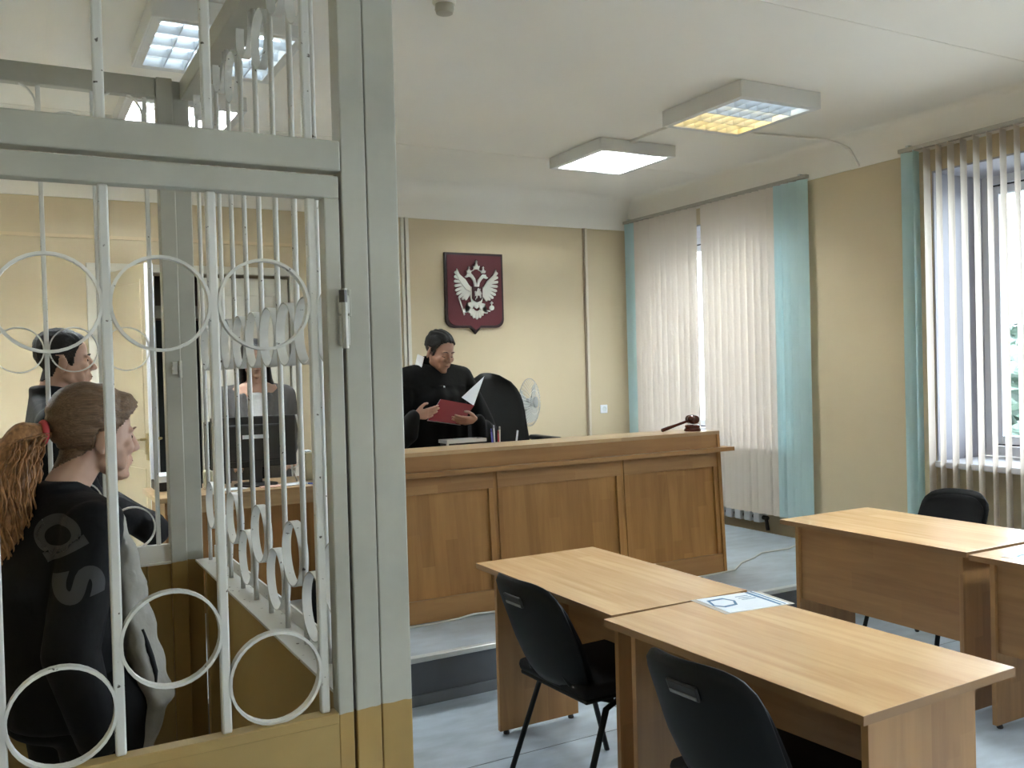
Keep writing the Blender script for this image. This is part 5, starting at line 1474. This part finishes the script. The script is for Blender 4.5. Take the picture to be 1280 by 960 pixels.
    hood = person_obj('hoodie', hm, [M['hoodie']], t)
    # tone-on-tone lettering printed down the sleeve
    def letter(ch, x, z, size, rot):
        cu = bpy.data.curves.new('txt', 'FONT'); cu.body = ch; cu.size = size; cu.align_x = 'CENTER'; cu.align_y = 'CENTER'; cu.offset = size*.028; cu.resolution_u = 6
        o = bpy.data.objects.new('txt', cu); COL.objects.link(o)
        dg = bpy.context.evaluated_depsgraph_get(); dg.update()
        m_ = bpy.data.meshes.new_from_object(o.evaluated_get(dg)); bpy.data.objects.remove(o)
        bm = bmesh.new(); bm.from_mesh(m_); bpy.data.meshes.remove(m_)
        bmesh.ops.triangulate(bm, faces=bm.faces[:])
        for _ in range(5):
            lg = [e for e in bm.edges if e.calc_length() > .010]
            if not lg: break
            bmesh.ops.subdivide_edges(bm, edges=lg, cuts=1); bmesh.ops.triangulate(bm, faces=[f for f in bm.faces if len(f.verts) > 3])
        c_, s_ = cos(rot), sin(rot)
        dead = []
        for v in bm.verts:
            px, pz = v.co.x*c_-v.co.y*s_, v.co.x*s_+v.co.y*c_
            hit = bv.ray_cast(V(x+px, 2.0, z+pz), V(.03, 1, 0).normalized())
            if hit[0] is None: dead.append(v)
            else: v.co = hit[0]+hit[1]*.0022
        bmesh.ops.delete(bm, geom=dead, context='VERTS')
        for f in bm.faces: f.smooth = True
        bmesh.ops.recalc_face_normals(bm, faces=bm.faces[:])
        obj('printed_letter', bm, M['print'], hood, world=True, label='dark grey printed letter ' + ('s' if ch == 's' else 'a'))
    M['print'] = mat('dark_grey_print', (.040, .042, .046, 1), .6)
    letter('\u0251', .085, 1.232, .165, radians(-62)); letter('s', .135, 1.125, .21, radians(-75))
    P = Prims()
    P.hull([(B(0, 0, .90), (.15, .135, .05), None), (B(0, -.01, .74), (.18, .165, .06), None)])
    for sx in (1, -1): P.chain([B(sx*.088, 0, .78), B(sx*.088, .01, .42), B(sx*.088, -.02, .06)], [.12, .085, .070])
    person_obj('trousers', P.mesh('trousers', .011, 3), [M['trous']], t)
    shoes(t, [B(.088, 0, 0), B(-.088, 0, 0)], F, M['shoe'])
    # the jacket over her forearm
    J = thing('jacket', 'light grey jacket draped over the forearm of the woman in the cage', 'jacket', (.28, 2.55, .65))
    P = Prims()
    P.hull([(V(.232, 2.60, 1.23), (.018, .05, .04), None), (V(.252, 2.58, 1.10), (.034, .075, .07), None), (V(.262, 2.57, .98), (.048, .09, .06), None)])
    P.hull([(V(.262, 2.57, .98), (.048, .09, .06), None), (V(.285, 2.55, .85), (.050, .10, .07), None)])
    P.hull([(V(.285, 2.55, .85), (.050, .10, .07), None), (V(.307, 2.53, .775), (.046, .08, .03), None), (V(.25, 2.53, .80), (.03, .05, .04), None)])
    P.hull([(V(.300, 2.52, .78), (.045, .06, .03), None), (V(.278, 2.50, .655), (.020, .04, .012), None)])
    jm = P.mesh('jacket', .007, 4)
    for v in jm.vertices:
        q = v.co; v.co += v.normal*(.006*sin(q.x*95+q.z*22)+.004*sin(q.z*60-q.x*40))
    jo = person_obj('body', jm, [M['grey_jk']], J)
    bvj = BVHTree.FromPolygons([(WM[J.name] @ v.co) for v in jm.vertices], [tuple(p.vertices) for p in jm.polygons])
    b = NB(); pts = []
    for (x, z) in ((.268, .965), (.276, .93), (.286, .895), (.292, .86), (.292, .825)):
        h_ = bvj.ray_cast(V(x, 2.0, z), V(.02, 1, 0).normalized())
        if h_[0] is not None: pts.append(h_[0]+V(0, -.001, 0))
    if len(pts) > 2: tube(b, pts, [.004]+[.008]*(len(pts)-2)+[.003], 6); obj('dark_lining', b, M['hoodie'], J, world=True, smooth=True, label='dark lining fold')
    else: b.free()
woman()
